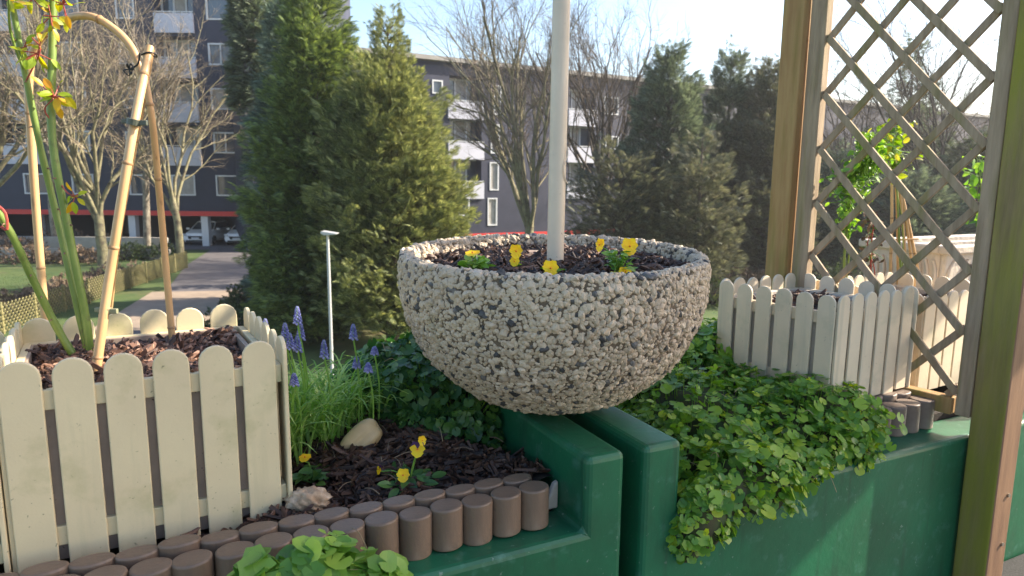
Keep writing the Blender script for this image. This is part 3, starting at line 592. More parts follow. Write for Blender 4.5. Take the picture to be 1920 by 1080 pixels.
blocks([-.066-.0512*i for i in range(15)], .057, .931, 1.0, '%s brown front row edging block from the green end wall', 'front row of left edging blocks', 'block', .84, 1.03)
blocks([-.078-.0517*i for i in range(15)], .0965, .940, 1.004, '%s brown back row edging block from the green end wall', 'back row of left edging blocks', 'block', .60, 1.07)
blocks([1.0-.053*i for i in range(7)], .087, .931, 1.0, '%s front row grey brown edging block left of the near trellis post', 'front row of right edging blocks', 'block2', 1.0, 1.06)
blocks([.985-.053*i for i in range(7)], .128, .947, 1.008, '%s back row grey brown edging block left of the near trellis post', 'back row of right edging blocks', 'block2', .6, 1.06)
blocks([1.25+.05*i for i in range(14)], .060, .931, 1.02, '%s grey brown edging block to the right of the near trellis post', 'edging blocks beyond the near post', 'block2')

# ------------------------------------------------------------------ mulch
def chips(name, fn, n, L, m_, label, cat='bark mulch', flat=.35, thick=.25):
    """fn(n) -> points on the surface. irregular splintered wedge chips"""
    P = fn(n); n = len(P)
    tv = np.array([(-.5, -.10, -.5), (.42, -.16, -.35), (.5, .05, -.3), (-.38, .16, -.5), (-.42, -.06, .4), (.3, -.12, .5), (.46, .02, .2), (-.5, .09, .35)])
    tf = np.array([(0, 3, 2, 1), (4, 5, 6, 7), (0, 1, 5, 4), (1, 2, 6, 5), (2, 3, 7, 6), (3, 0, 4, 7)])
    ln = L*rng.lognormal(0, .55, n).clip(.3, 2.8)
    a = rng.uniform(0, 2*math.pi, n); D = np.stack([np.cos(a), np.sin(a), rng.normal(size=n)*flat], 1)
    Rm = aim(D, ZZ+rng.normal(size=(n, 3))*flat); Rm = Rm[:, :, [1, 0, 2]]*np.array([1, -1, 1])
    sc_ = np.stack([ln, np.minimum(ln*rng.uniform(.5, 1.5, n), .02), np.minimum(ln*thick*rng.uniform(.5, 1.4, n), .007)], 1)
    Rm = Rm*sc_[:, None, :]
    b = MB(); b.inst(tv, tf, Rm, P); return tag(b.build(name, m_), label, cat, kind='stuff')
def bed_h(s, t): return .972+.020*np.sin(s*11+1)*np.cos(t*9)+.012*np.sin(s*31+t*17)+.03*np.clip(t-.15, 0, .4)
b = MB(); S = np.linspace(-.62, -.003, 60); T_ = np.linspace(.11, .56, 40); V = [W(s, t, float(bed_h(s, t))-.006) for t in T_ for s in S]
b.add(V, [(j*60+i, j*60+i+1, (j+1)*60+i+1, (j+1)*60+i) for j in range(39) for i in range(59)]); tag(b.build('bed_soil', M['soil'], smooth=True), 'dark earth under the bark in the left trough', 'soil', kind='stuff')
def bed(n):
    s = rng.uniform(-.60, -.012, n); t = rng.uniform(.13, .56, n); return OO+UU*s[:, None]+VV*t[:, None]+ZZ*(bed_h(s, t)+rng.uniform(-.002, .010, n))[:, None]
chips('bark_mulch', bed, 5200, .026, M['chips'], 'dark shredded bark covering the bed in the left trough')

b = MB()
for i in range(16):
    p0 = W(rng.uniform(-.5, -.03), rng.uniform(.16, .5), 0); p0[2] = 1.0+.03*rng.uniform(0, .6); a = rng.uniform(0, 6.28); e_ = np.array([math.cos(a), math.sin(a), rng.uniform(-.05, .15)])*rng.uniform(.02, .06)
    b.tube(smooth_path([p0, p0+e_*.5+ZZ*.004, p0+e_], 6), rng.uniform(.0004, .0010), 5)
tag(b.build('twig_litter', mat('grey_twig', (.20, .14, .09), .8)), 'dry twigs and stalks scattered over the bark bed', 'twig litter', kind='stuff')
b = MB(); b.prism([(-.05, 0), (0, 0), (0, .05), (-.008, .045), (-.02, .02), (-.045, .006)], W(-.0015, .088, .935), UU, ZZ, VV, .012); tag(b.build('mortar_patch', M['tub2'], bevel=.003), 'beige mortar smear where the edging meets the green end wall', 'mortar')
# ------------------------------------------------------------------ picket boxes
def picket_outline(w, h, n=10):
    r = w/2; return [(-r, 0), (r, 0)]+[(r*math.cos(a), h-r+r*math.sin(a)) for a in np.linspace(0, math.pi, n)]
def picket_box(name, label, c, azf, azs, nf, sf, ns, ss, z0, z1, pw, m_, mtub, tub=True, dirt=None):
    """c = front right/left corner on plan where rows meet; azf direction of front row, azs direction of side row (into depth)"""
    t = thing(name, label, 'planter box', (c[0], c[1], z0))
    h = z1-z0; F_ = azv(azf); S_ = azv(azs); nF = np.array([F_[1], -F_[0], 0]); nS = np.array([S_[1], -S_[0], 0])
    LF = sf*nf; LS = ss*ns; c = np.array([c[0], c[1], 0.])
    def row(org, d, n, sp, nn, off, rails=True, dz=0):
        for i in range(n):
            p = org+d*(sp*(i+.5))+nn*off+ZZ*(z0+dz+rng.normal()*.0012)
            b = MB(); b.prism(picket_outline(pw, h), p+ZZ*0, d*math.cos(.0)+ZZ*rng.normal()*.004, ZZ, nn, .0065); b.build('picket', m_, t, bevel=.0016, seg=2)
        for zz in (.028, h-.068):
            b = MB(); b.box(org+d*(n*sp/2+.005)+nn*(off-.006)+ZZ*(z0+zz+.014), d, nn, ZZ, n*sp/2-.010, .0055, .014); b.build('rail', m_, t, bevel=.0015)
    row(c, F_, nf, sf, nF, -.0065)                                   # front
    row(c+S_*LS, F_, nf, sf, -nF, -.0065)                            # back
    row(c, S_, ns, ss, -nS, -.0065)                                  # side at c
    row(c+F_*LF-S_*.010, S_, ns, ss, nS, .004)                             # far side
    if tub:
        b = MB(); o_ = .014; A = c+F_*o_+S_*o_; L1, L2 = LF-2*o_, LS-2*o_; zt = z0+h-.042
        th = .008
        for (q, d, L, nn) in ((A, F_, L1, S_), (A+S_*(L2-th), F_, L1, S_), (A+S_*th, S_, L2-2*th, F_), (A+F_*(L1-th)+S_*th, S_, L2-2*th, F_)):
            b.box(q+d*L/2+nn*th/2+ZZ*(z0+.004+zt)/2, d, nn, ZZ, L/2, th/2, (zt-z0-.004)/2)
        b.build('inner_tub', mtub, t, bevel=.001)
    # surface inside
    b = MB(); zs = z0+h-.062; q = [c+F_*.022+S_*.022, c+F_*(LF-.022)+S_*.022, c+F_*(LF-.022)+S_*(LS-.022), c+F_*.022+S_*(LS-.022)]
    def inside(n):
        a = rng.uniform(.03, LF-.03, n); e = rng.uniform(.03, LS-.03, n); hgt = .010*np.sin(a*23+1)*np.cos(e*19)+.012*np.exp(-((a-LF*.5)**2+(e-LS*.5)**2)/.012)
        return c+F_*a[:, None]+S_*e[:, None]+ZZ*(zs+.004+hgt+rng.uniform(0, .006, n))[:, None]
    b.add([p+ZZ*zs for p in q], [(0, 1, 2, 3)]); so_ = tag(b.build('box_soil', M['soil']), 'dark potting soil inside the '+label.split(' ', 0)[0] if False else 'soil under the bark inside a picket box', 'soil', kind='stuff')
    return t, inside
# left box: corner at its front-left; rows of 7 along az 62
cR = np.array([-.352, .982, 0]); F1 = azv(62.0)
n_f = 6; cL = cR-F1*(.0585*n_f)
tb, inL = picket_box('picket_planter', 'large cream picket fence planter box with bamboo canes in the left foreground', cL, 62.0, -31.5, n_f, .0585, 6, .056, .972, 1.262, .047, M['picket'], M['tub'])
chips('bark_mulch', inL, 4200, .021, M['chips2'], 'reddish bark chips filling the left cream picket box', flat=.5)
# neighbouring box just at the left frame edge
F1n = cL-F1*.012
tb2, inL2 = picket_box('picket_planter', 'second cream picket box cut off by the left frame edge', F1n-F1*(.0585*5)-azv(-31.5)*(-.004), 62.0, -31.5, 5, .0585, 6, .056, .962, 1.252, .047, M['picket'], M['tub'])
# right box
cr = atZ(1573, 556, 1.262); cr[2] = 0
tr, inR = picket_box('picket_planter', 'white picket planter box with the leafy climber, on grey brown edging beside the creeping plants', cr, 59.5, -37.5, 6, .0505, 6, .0515, 1.010, 1.262, .040, M['picket2'], M['tub2'])
chips('bark_mulch', inR, 1200, .020, M['chips'], 'dark bark inside the right picket box')
_a = W(1.042, .012); _n = np.array([azv(-36)[1], -azv(-36)[0], 0]); q2 = onpl(1738, 552, _a+_n*.05, _n); z2 = float(q2[2]); c2_ = q2*np.array([1, 1, 0])
tr2, inR2 = picket_box('picket_planter', 'white picket planter box behind the trellis lattice, with the cane wigwam', c2_, 61, -36, 8, .050, 6, .0515, z2-.252, z2, .044, M['picket2'], M['tub2'])
chips('bark_mulch', inR2, 1200, .020, M['chips'], 'dark bark inside the picket box behind the trellis')
tr3, inR3 = picket_box('picket_planter', 'white picket box right of the near trellis post', W(1.98, .20), 62, -30, 7, .0455, 5, .0515, 1.0, 1.25, .040, M['picket2'], M['tub2'])
# relief planter behind
pc = atY(1800, 560, 2.35); t = thing('relief_planter', 'long beige terracotta planter with wavy relief, behind the trellis', 'planter', (pc[0], pc[1], 1.0))
A_, B_ = azv(64), azv(-26); bz = pc+0; bz[2] = 1.07
b = MB()
for (off, ax, L, nn) in ((-B_*.13, A_, .34, B_), (B_*.13, A_, .34, B_), (-A_*.33, B_, .12, A_), (A_*.33, B_, .12, A_)): b.box(bz+off+ZZ*.10, ax, nn, ZZ, L, .010, .13)
b.build('body', M['tub2'], t, bevel=.006)
b = MB()
for (off, ax, L, nn) in ((-B_*.14, A_, .36, B_), (B_*.14, A_, .36, B_), (-A_*.34, B_, .125, A_), (A_*.34, B_, .125, A_)): b.box(bz+off+ZZ*.235, ax, nn, ZZ, L, .016, .014)
b.build('rim', M['tub2'], t, bevel=.006)
for sgn in (0, 1):
    b = MB()
    for k in range(9):
        x = -.3+k*.072; pts = [bz-B_*.142+A_*(x+.03*math.sin(q*6.28/8))+ZZ*(.0+.20*q/8) for q in range(9)] if sgn == 0 else [bz-A_*.342+B_*(-.1+k*.025+.012*math.sin(q*6.28/8))+ZZ*(.0+.20*q/8) for q in range(9)]
        b.tube(pts, .006, 6)
    b.build('relief', M['tub2'], t, smooth=True)
b = MB(); b.box(bz+ZZ*.20, A_, B_, ZZ, .32, .118, .01); b.build('soil', M['soil'], t)

# ------------------------------------------------------------------ concrete pebble bowl
BC = np.array([.078, 1.295]); tilt = Matrix.Rotation(R(1.0), 3, 'X')
prof_o = [(1.372, .280), (1.369, .291), (1.35, .2955), (1.30, .2935), (1.255, .283), (1.204, .261), (1.17, .238), (1.14, .206), (1.11, .168), (1.09, .122), (1.077, .08), (1.072, .045)]
prof_i = [(1.372, .280), (1.367, .269), (1.345, .264), (1.30, .258), (1.26, .24)]
def lathe(mb, pr, n=128, mi=0, flip=False):
    V = [(BC[0]+r*math.cos(a), BC[1]+r*math.sin(a), z) for z, r in pr for a in np.arange(n)*2*math.pi/n]
    F = [(i*n+j, i*n+(j+1) % n, (i+1)*n+(j+1) % n, (i+1)*n+j) for i in range(len(pr)-1) for j in range(n)]
    mb.add(V, [f[::-1] for f in F] if flip else F, mi)
tbw = thing('flower_bowl', 'round exposed aggregate concrete flower bowl balanced on the two green end walls', 'flower bowl', (*BC, 1.06))
b = MB(); lathe(b, prof_o+[(1.0705, .001)], flip=True); lathe(b, prof_i)
# pebbles
phi = (1+5**.5)/2
ico = np.array([(-1, phi, 0), (1, phi, 0), (-1, -phi, 0), (1, -phi, 0), (0, -1, phi), (0, 1, phi), (0, -1, -phi), (0, 1, -phi), (phi, 0, -1), (phi, 0, 1), (-phi, 0, -1), (-phi, 0, 1)])/math.sqrt(1+phi*phi)
icf = [(0, 11, 5), (0, 5, 1), (0, 1, 7), (0, 7, 10), (0, 10, 11), (1, 5, 9), (5, 11, 4), (11, 10, 2), (10, 7, 6), (7, 1, 8), (3, 9, 4), (3, 4, 2), (3, 2, 6), (3, 6, 8), (3, 8, 9), (4, 9, 5), (2, 4, 11), (6, 2, 10), (8, 6, 7), (9, 8, 1)]
def subdiv(V, F):
    V = [np.array(v) for v in V]; cache = {}; out = []
    def mid(a, b_):
        k = (min(a, b_), max(a, b_))
        if k not in cache: q = V[a]+V[b_]; V.append(q/np.linalg.norm(q)); cache[k] = len(V)-1
        return cache[k]
    for a, b_, c in F: x, y, z = mid(a, b_), mid(b_, c), mid(c, a); out += [(a, x, z), (b_, y, x), (c, z, y), (x, y, z)]
    return np.array(V), out
ico1, icf1 = subdiv(ico, icf)
def peb_pts(pr, sp):
    pr = np.array(pr, float); seg = np.linalg.norm(np.diff(pr, axis=0), axis=1); cum = np.concatenate([[0], np.cumsum(seg)]); out = []
    row = 0; d = sp*.3
    while d < cum[-1]:
        z = np.interp(d, cum, pr[:, 0]); r = np.interp(d, cum, pr[:, 1]); k = max(4, int(2*math.pi*r/sp))
        i = min(np.searchsorted(cum, d)-1, len(seg)-1); i = max(i, 0); tz, trr = (pr[i+1]-pr[i])/seg[i]
        for a in (np.arange(k)+rng.uniform(-.38, .38, k)+.5*(row % 2))*2*math.pi/k:
            dd = rng.uniform(-.36, .36)*sp
            out.append((BC[0]+(r+trr*dd)*math.cos(a), BC[1]+(r+trr*dd)*math.sin(a), z+tz*dd, -tz*math.cos(a), -tz*math.sin(a), trr))
        d += sp*.80; row += 1
    return np.array(out)
po = peb_pts(prof_o, .0080); pi_ = peb_pts(prof_i[:4], .0080); pi_[:, 3:] *= -1
pp = np.vstack([po, pi_]); Npeb = pp[:, 3:6]; Ppeb = pp[:, :3]; n = len(pp)
szp = .0051*rng.lognormal(0, .28, n).clip(.5, 1.7)
q = Ppeb*1.0; nz = np.sin(q[:, 0]*47+3)*np.sin(q[:, 1]*39+1)+np.sin(q[:, 2]*61)*np.sin(q[:, 0]*83+q[:, 1]*71)*.8
dark = (rng.uniform(size=n) < .06+.22*(nz > .75))
Rm = frames(Npeb+rng.normal(size=(n, 3))*.25); Rm = Rm*np.stack([szp*rng.uniform(.8, 1.35, n), szp*rng.uniform(.65, 1.0, n), szp*rng.uniform(.5, .75, n)], 1)[:, None, :]
tvs = [ico1*(1+.16*np.random.default_rng(i).normal(size=(len(ico1), 1)).clip(-1.2, 1.2)) for i in range(6)]
for k in range(6):
    for dk in (0, 1):
        sel = (np.arange(n) % 6 == k) & (dark == bool(dk)); b.inst(tvs[k], np.array(icf1), Rm[sel], (Ppeb-Npeb*.0010)[sel], 1+dk)
b.v = [a+np.stack([0*a[:, 0], 0*a[:, 0], .034*(a[:, 1]-BC[1])-.003], 1) for a in b.v]
b.build('bowl', [M['mortar'], M['pebble'], M['pebdark']], tbw, smooth=False)
b = MB(); V = [(BC[0], BC[1], 1.343)]+[(BC[0]+.262*math.cos(a), BC[1]+.262*math.sin(a), 1.335+.034*.262*math.sin(a)) for a in np.arange(48)*2*math.pi/48]
b.add(V, [(0, i+1, (i+1) % 48+1) for i in range(48)]); tag(b.build('bowl_soil', M['soil'], smooth=True), 'dark soil filling the concrete bowl', 'soil', kind='stuff')
def bowlfn(n):
    a = rng.uniform(0, 2*math.pi, n); r = .252*rng.uniform(0, 1, n)**.5; return np.stack([BC[0]+r*np.cos(a), BC[1]+r*np.sin(a), 1.345+.034*r*np.sin(a)-.006*(r/.25)**2+rng.uniform(0, .008, n)], 1)
chips('bark_mulch', bowlfn, 3000, .020, M['chips2'] if False else M['chips'], 'bark mulch covering the soil inside the concrete bowl', flat=.45)

# pole
pb = np.array([BC[0]+.005, BC[1]-.01, 1.33]); pt = atY(1053, 0, 1.30); dpole = (pt-pb)/np.linalg.norm(pt-pb)
t = thing('cream_pole', 'cream metal pole standing upright in the concrete bowl', 'pole', pb)
b = MB(); b.tube([pb, pb+dpole*.2, pb+dpole*1.1], [.0165, .0165, .0165], 32); b.build('shaft', M['pole'], t, smooth=True)
b = MB(); wp = pb+dpole*.235+RT*.0172
b.tube(smooth_path([wp+np.array([0, -.008, .002]), wp+np.array([.001, -.01, -.012]), wp+np.array([-.006, -.016, -.035]), wp+np.array([-.004, -.014, -.055]), wp+np.array([.002, -.006, -.066])], 16), .0011, 6)
b.build('wire_hook', M['pole'], t, smooth=True)

# ------------------------------------------------------------------ flowers
def petal_fan(c, N, X, r_, ang, wd, mi, b, cup=.15, n=9):
    Y_ = np.cross(N, X); d = X*math.cos(ang)+Y_*math.sin(ang); e = np.cross(N, d)
    V = [c]
    for k in range(n):
        a = (k/(n-1)-.5)*2; rr_ = r_*(1-.30*abs(a)**2.2); rr_ *= 1+.05*math.sin(k*2.3)
        V.append(c+d*rr_*math.cos(a*.9)+e*wd*a*r_*.95+N*(cup*r_*(.8-abs(a)*.3)+.03*r_*math.sin(k*3.1)))
    M2 = [V[0]*.45+v*.55-N*cup*r_*.1 for v in V[1:]]; base = len(V); V += M2
    F = [(0, base+i, base+i+1) for i in range(n-1)]+[(base+i, i+1, i+2, base+i+1) for i in range(n-1)]
    b.add(V, F, mi)
def pansy_flower(parent, c, N, r_, purple=False):
    N = np.array(N, float); N /= np.linalg.norm(N); X = np.cross(N, ZZ); X /= np.linalg.norm(X); up_ = np.cross(X, N); up_ = up_ if up_[2] > 0 else -up_; Xh = np.cross(up_, N)
    b = MB(); c = np.array(c)
    for k, (a, wd, rr_, off) in enumerate(((125, .62, 1.0, -.0006), (55, .62, 1.0, -.0010), (172, .55, .92, .0004), (8, .55, .92, .0006), (-90, .80, 1.0, .0012))):
        petal_fan(c+N*off, N, Xh, r_*rr_, R(a), wd, 1 if (purple and k < 2) else 0, b)
    return b.build('flower', [M['yellow'], M['purple']], parent, smooth=False), b, up_, Xh
def flower(parent, px, py, y, N, r_, purple=False, stem_to=None):
    c = atY(px, py, y); o, _, up_, Xh = pansy_flower(parent, c, N, r_, purple)
    N = np.array(N, float)/np.linalg.norm(N)
    b = MB(); b.inst(ico*.13*r_, np.array(icf), np.eye(3)[None], np.array([c+N*.0028])); sub(b.build('flower_heart', M['orange'], None), o)
    for sgn in (-1, 0, 1):
        pass
    if stem_to is not None:
        b = MB(); s_ = np.array(stem_to); b.tube(smooth_path([s_, (s_*.5+c*.5)+np.array([0, .004, .006]), c-N*.004-ZZ*.004, c-N*.0015], 9), .0012, 6); b.build('flower_stem', M['leafC'], parent)
    return c
def leafshape(n=11, notch=.25, cup=.18, scal=.05):
    V = [(0, 0, 0)]
    for k in range(n):
        a = (k/(n-1))*2*math.pi*(1-.08)+2*math.pi*.04; r_ = .5*(1+scal*math.cos(a*7))*(1 if 0 < k < n-1 else .85)
        V.append((r_*math.sin(a), .5*notch-r_*math.cos(a)*-1*1.0*-1+.0+ (0), cup*(r_*1.4)**2))
    V = np.array(V); V[1:, 1] = .12+ -np.cos(np.linspace(.25, 2*math.pi-.25, n))*.5*(1+scal*np.cos(np.linspace(.25, 2*math.pi-.25, n)*7)); V[1:, 0] = np.sin(np.linspace(.25, 2*math.pi-.25, n))*.5*(1+scal*np.cos(np.linspace(.25, 2*math.pi-.25, n)*7))
    V[0] = (0, .10, -.02)
    return V, np.array([(0, i+1, i+2) for i in range(n-1)])
LR = leafshape(); LR2 = leafshape(13, cup=.05, scal=.09)
def longleaf(w_=.5, n=6, fold=.08, bend=.2):
    V, F = [], []
    for i in range(n+1):
        f = i/n; ww = w_*.5*math.sin(math.pi*min(1, f*.92+.08))**.8*(1 if f < 1 else 0); z = bend*f*f*-1
        V += [(-ww, f, z+fold*ww*2), (0, f, z), (ww, f, z+fold*ww*2)]
    for i in range(n): a = i*3; F += [(a, a+1, a+4, a+3), (a+1, a+2, a+5, a+4)]
    return np.array(V, float), np.array(F)
LL = longleaf(); LN = longleaf(.62, 6, .15, .3)
def rosette(parent, c, rad, n, lsz, m_='leafA', hgt=.02, tmpl=None, name='leaves'):
    c = np.array(c); a = rng.uniform(0, 2*math.pi, n); rr_ = rad*rng.uniform(.15, 1, n)
    P = c+np.stack([rr_*np.cos(a), rr_*np.sin(a), hgt*rng.uniform(.1, 1, n)*(1.2-rr_/rad*.6)], 1)
    Nn = np.stack([np.cos(a)*.5, np.sin(a)*.5-.15, np.full(n, .8)], 1)+rng.normal(size=(n, 3))*.3
    D = np.stack([np.cos(a), np.sin(a), np.full(n, .15)], 1)+rng.normal(size=(n, 3))*.2
    Rm = aim(D, Nn)*(lsz*rng.uniform(.65, 1.2, n))[:, None, None]; tm = tmpl or LL
    b = MB(); b.inst(tm[0], tm[1], Rm, P-D*lsz*.3); b.build(name, M[m_], parent)
    b = MB(); b.segs(np.tile(c-ZZ*.006, (n, 1)), P, np.full(n, .0009), np.full(n, .0008), 4); b.build('stems', M[m_], parent)
def pansy(name_lbl, base, flowers, rad=.03, n=16, lsz=.02, m_='leafC', hgt=.02):
    t = thing('pansy', name_lbl, 'pansy plant', base)
    for (px, py, dy, N, r_, pu) in flowers: flower(t, px, py, base[1]+dy, N, r_, pu, stem_to=base+ZZ*.005)
    rosette(t, base, rad, n, lsz, m_, hgt); return t
def bz_(px, py, z): return atZ(px, py, z)
pansy('yellow pansy with feathery bright leaves, leftmost in the bowl', bz_(893, 503, 1.352), [(886, 476, -.005, (-.1, -.35, .95), .0150, False)], .024, 34, .020, 'leafC', .022)
pansy('pair of yellow pansy blooms one above the other, left of the pole in the bowl', bz_(968, 497, 1.352), [(967, 471, 0, (.25, -.95, .1), .0138, False), (965, 491, -.004, (-.1, -.8, .5), .0105, False)], .012, 6, .012, 'leafC', .008)
pansy('yellow pansy bloom at the foot of the cream pole', bz_(1036, 512, 1.352), [(1032, 503, -.012, (.1, -1, .25), .0150, False)], .016, 12, .016, 'leafC', .014)
pansy('bushy yellow pansy with several blooms right of the pole in the bowl', bz_(1160, 506, 1.352), [(1180, 462, 0, (.15, -1, .2), .0165, False), (1126, 459, .01, (-.9, -.6, .1), .0125, False), (1172, 511, -.03, (.1, -.7, .6), .0125, False), (1150, 515, -.035, (-.1, -.6, .7), .0080, False)], .034, 44, .020, 'leafC', .034)
pansy('pansy with purple topped yellow bloom and plain yellow bloom in the bark bed', bz_(768, 908, .985), [(783, 842, 0, (.0, -1, .25), .0145, True), (756, 891, -.02, (.0, -1, .35), .0125, False), (791, 826, .004, (.6, -.8, .2), .009, False), (712, 880, .0, (-.8, -.6, .2), .009, True)], .046, 40, .024, 'leafB', .026)
pansy('small pansy with a nearly closed yellow bloom near the white picket corner', bz_(585, 900, .985), [(572, 859, .0, (0, -.4, 1), .012, False)], .032, 26, .026, 'leafB', .022)

# grape hyacinths
def hyacinth(px, py, y, hspk, label, dx=0):
    top = atY(px, py, y); base = np.array([top[0]+dx, top[1]+.02, .985])
    t = thing('grape_hyacinth', label, 'flower', base, 'grape hyacinths in the left trough')
    b = MB(); pth = smooth_path([base, (base+top)/2+np.array([.006, 0, .01]), top-ZZ*hspk*.9, top+ZZ*0], 12); b.tube(pth, .0017, 6); b.build('stem', M['blade'], t)
    n = 60; f = np.linspace(0, 1, n)**.85; a = np.arange(n)*2.4; rr_ = .0056*(1-f)**.55+.0010
    P = top+np.stack([rr_*np.cos(a), rr_*np.sin(a), -hspk*(1-f)], 1); s_ = .0026*(1-.55*f)
    D = np.stack([np.cos(a), np.sin(a), -.5+f*1.3], 1); Rm = aim(D, rv(n))*(s_[:, None]*np.array([1, 1.35, 1]))[:, None, :]
    b = MB(); b.inst(ico, np.array(icf), Rm, P); b.build('flower_spike', M['hya'], t, smooth=True); return t
for px, py, y, h_, tx in ((557, 575, 1.22, .034, 'tallest violet blue grape hyacinth spike'), (534, 606, 1.20, .032, 'grape hyacinth spike touching the white picket corner'), (563, 606, 1.24, .032, 'grape hyacinth spike just below the tallest one, right side'), (543, 625, 1.19, .03, 'grape hyacinth spike just below the tallest one, left side'), (557, 630, 1.21, .03, 'lowest of the tight knot of grape hyacinth spikes'),
    (607, 638, 1.20, .034, 'grape hyacinth spike alone to the right of the knot of spikes'), (662, 608, 1.26, .030, 'grape hyacinth spike standing alone above the arching leaves'), (668, 668, 1.27, .024, 'small faded grape hyacinth spike under the lone tall one'), (690, 680, 1.22, .018, 'small grape hyacinth spike low right among the leaves'), (551, 700, 1.14, .022, 'lowest grape hyacinth spike beside the white picket'), (702, 650, 1.30, .016, 'small grape hyacinth spike at the right of the clump'), (497, 598, 1.30, .03, 'pale grape hyacinth spike behind the white side pickets')):
    hyacinth(px, py, y, h_, tx)
def blades(name, label, centers, n, L, wd, m_='blade', up=(.5, 1.0), cat='leaves'):
    t = thing(name, label, cat, W(*centers[0]))
    b = MB(); k = 7
    for i in range(n):
        s, tt, z = centers[rng.integers(len(centers))]; base = W(s+rng.normal()*.022, tt+rng.normal()*.022, z); a = rng.uniform(0, 2*math.pi); l_ = L*rng.uniform(.55, 1.15); lean = rng.uniform(*up)
        d = np.array([math.cos(a), math.sin(a), 0]); pts = []
        for j in range(k):
            f = j/(k-1); bend = f**2.0*lean; pts.append(base+d*l_*(f*.22+bend*.5)+ZZ*l_*(f-bend*.55*f))
        pts = np.array(pts); side_ = np.cross(d, ZZ); w_ = wd*np.array([1, 1.05, 1, .95, .85, .6, .08])
        V = np.concatenate([pts-side_*w_[:, None]/2, pts+ZZ*(-.0006), pts+side_*w_[:, None]/2]); b.add(V, [(j, k+j, k+j+1, j+1) for j in range(k-1)]+[(k+j, 2*k+j, 2*k+j+1, k+j+1) for j in range(k-1)])
    b.build('leaf_blades', M[m_], t); return t
blades('hyacinth_leaves', 'dense clump of long green strap leaves against the white picket corner', [(-.42, .42, .98), (-.37, .40, .98), (-.40, .50, .98), (-.33, .46, .98), (-.45, .36, .98)], 340, .21, .0050)
blades('hyacinth_leaves', 'arching strap leaves to the left of the creeping plant by the bowl', [(-.25, .50, .98), (-.20, .55, .98), (-.29, .54, .98)], 230, .19, .0046)

# ------------------------------------------------------------------ creeping round leaved plants
def creeper(name, label, ells, n, size, m_, parent=None, tmpl=None, upb=.6, hang=0, stalks=60, cat='creeping plant', dry=25):
    """leaves over the union of ellipsoids (s,t,z,rs,rt,rz)"""
    t = thing(name, label, cat, W(*ells[0][:3]))
    E = np.array(ells, float); area = (E[:, 3]*E[:, 4]+E[:, 3]*E[:, 5]+E[:, 4]*E[:, 5]); k = rng.choice(len(E), n*2, p=area/area.sum())
    d = rv(n*2); ce = E[k]; loc = ce[:, :3]+d*ce[:, 3:]*(1+rng.normal(size=(n*2, 1))*.07)
    keep = np.ones(n*2, bool)
    for j, e in enumerate(E):
        q = ((loc-e[:3])/e[3:]); keep &= ~(((q**2).sum(1) < .80) & (k != j))
    keep &= d[:, 2] > -.45; loc, d, ce = loc[keep][:n], d[keep][:n], ce[keep][:n]; n = len(loc)
    nn_ = d/ce[:, 3:]; nn_ /= np.linalg.norm(nn_, axis=1)[:, None]
    toW = lambda a: UU*a[:, :1]+VV*a[:, 1:2]+ZZ*a[:, 2:3]
    lump = .013*np.sin(loc[:, 0]*43)*np.cos(loc[:, 1]*37+loc[:, 2]*50)+.010*np.sin(loc[:, 0]*19+loc[:, 1]*23)
    P = OO+toW(loc)+toW(nn_)*(lump+rng.normal(size=n)*.005)[:, None]
    N = toW(nn_)*.8+ZZ*upb+rng.normal(size=(n, 3))*.42
    D = np.cross(N, rv(n))-ZZ*hang
    sz = size*rng.lognormal(0, .40, n).clip(.4, 1.95); Rm = aim(D, N)*sz[:, None, None]; X = Rm[:, :, 2]
    b = MB(); h_ = n//2; A = tmpl or LR
    b.inst(A[0], A[1], Rm[:h_], P[:h_]); b.inst(LR2[0], LR2[1], Rm[h_:], P[h_:]); b.build('leaves', M[m_], t)
    inner = OO+toW(loc-nn_*.022)
    b = MB(); st = rng.choice(n, min(n, n//3), replace=False); b.segs(inner[st]-ZZ*.006, P[st], np.full(len(st), .0008), np.full(len(st), .0007), 4); b.build('stalks', M['leafC'], t)
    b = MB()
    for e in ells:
        V = [W(e[0]+v[0]*e[3]*.78, e[1]+v[1]*e[4]*.78, e[2]+v[2]*e[5]*.74) for v in ico1]; b.add(V, icf1)  # dark solid cores added inside each mound to close the gaps between leaves
    for i in rng.choice(n, dry, replace=False):
        a = rng.uniform(0, 6.28); l_ = rng.uniform(.02, .06); p0 = P[i]; e_ = np.array([math.cos(a), math.sin(a), rng.uniform(-.5, .4)])*l_
        b.tube(smooth_path([p0, p0+e_*.5+ZZ*.008, p0+e_], 6), .0007, 4, 1)
    b.build('core_and_dry_stems', [M['under'], M['dry']], t, smooth=True)
    return t
creeper('creeping_plant', 'large mound of round green leaves spilling over the right green wall', [
    (.60, .17, .965, .20, .17, .085), (.69, .15, .985, .14, .14, .085), (.44, .24, .985, .18, .18, .085), (.30, .24, .95, .12, .22, .07), (.70, .26, .965, .16, .16, .095),
    (.34, .02, .935, .12, .055, .075), (.25, -.005, .905, .065, .04, .085), (.40, .0, .92, .07, .04, .06), (.22, .0, .86, .035, .03, .05), (.50, .04, .935, .12, .06, .05), (.63, .05, .945, .1, .05, .055), (.30, .42, .95, .12, .14, .07), (.5, .42, 1.0, .2, .16, .09)], 10500, .0148, 'leafA', upb=.75, hang=.3, dry=60)
creeper('creeping_plant', 'upright leafy mound at the left corner of the right picket box', [(.66, .50, 1.05, .12, .12, .09), (.60, .62, 1.04, .1, .1, .1), (.70, .78, 1.10, .10, .10, .12)], 1500, .019, 'leafA', upb=.5)
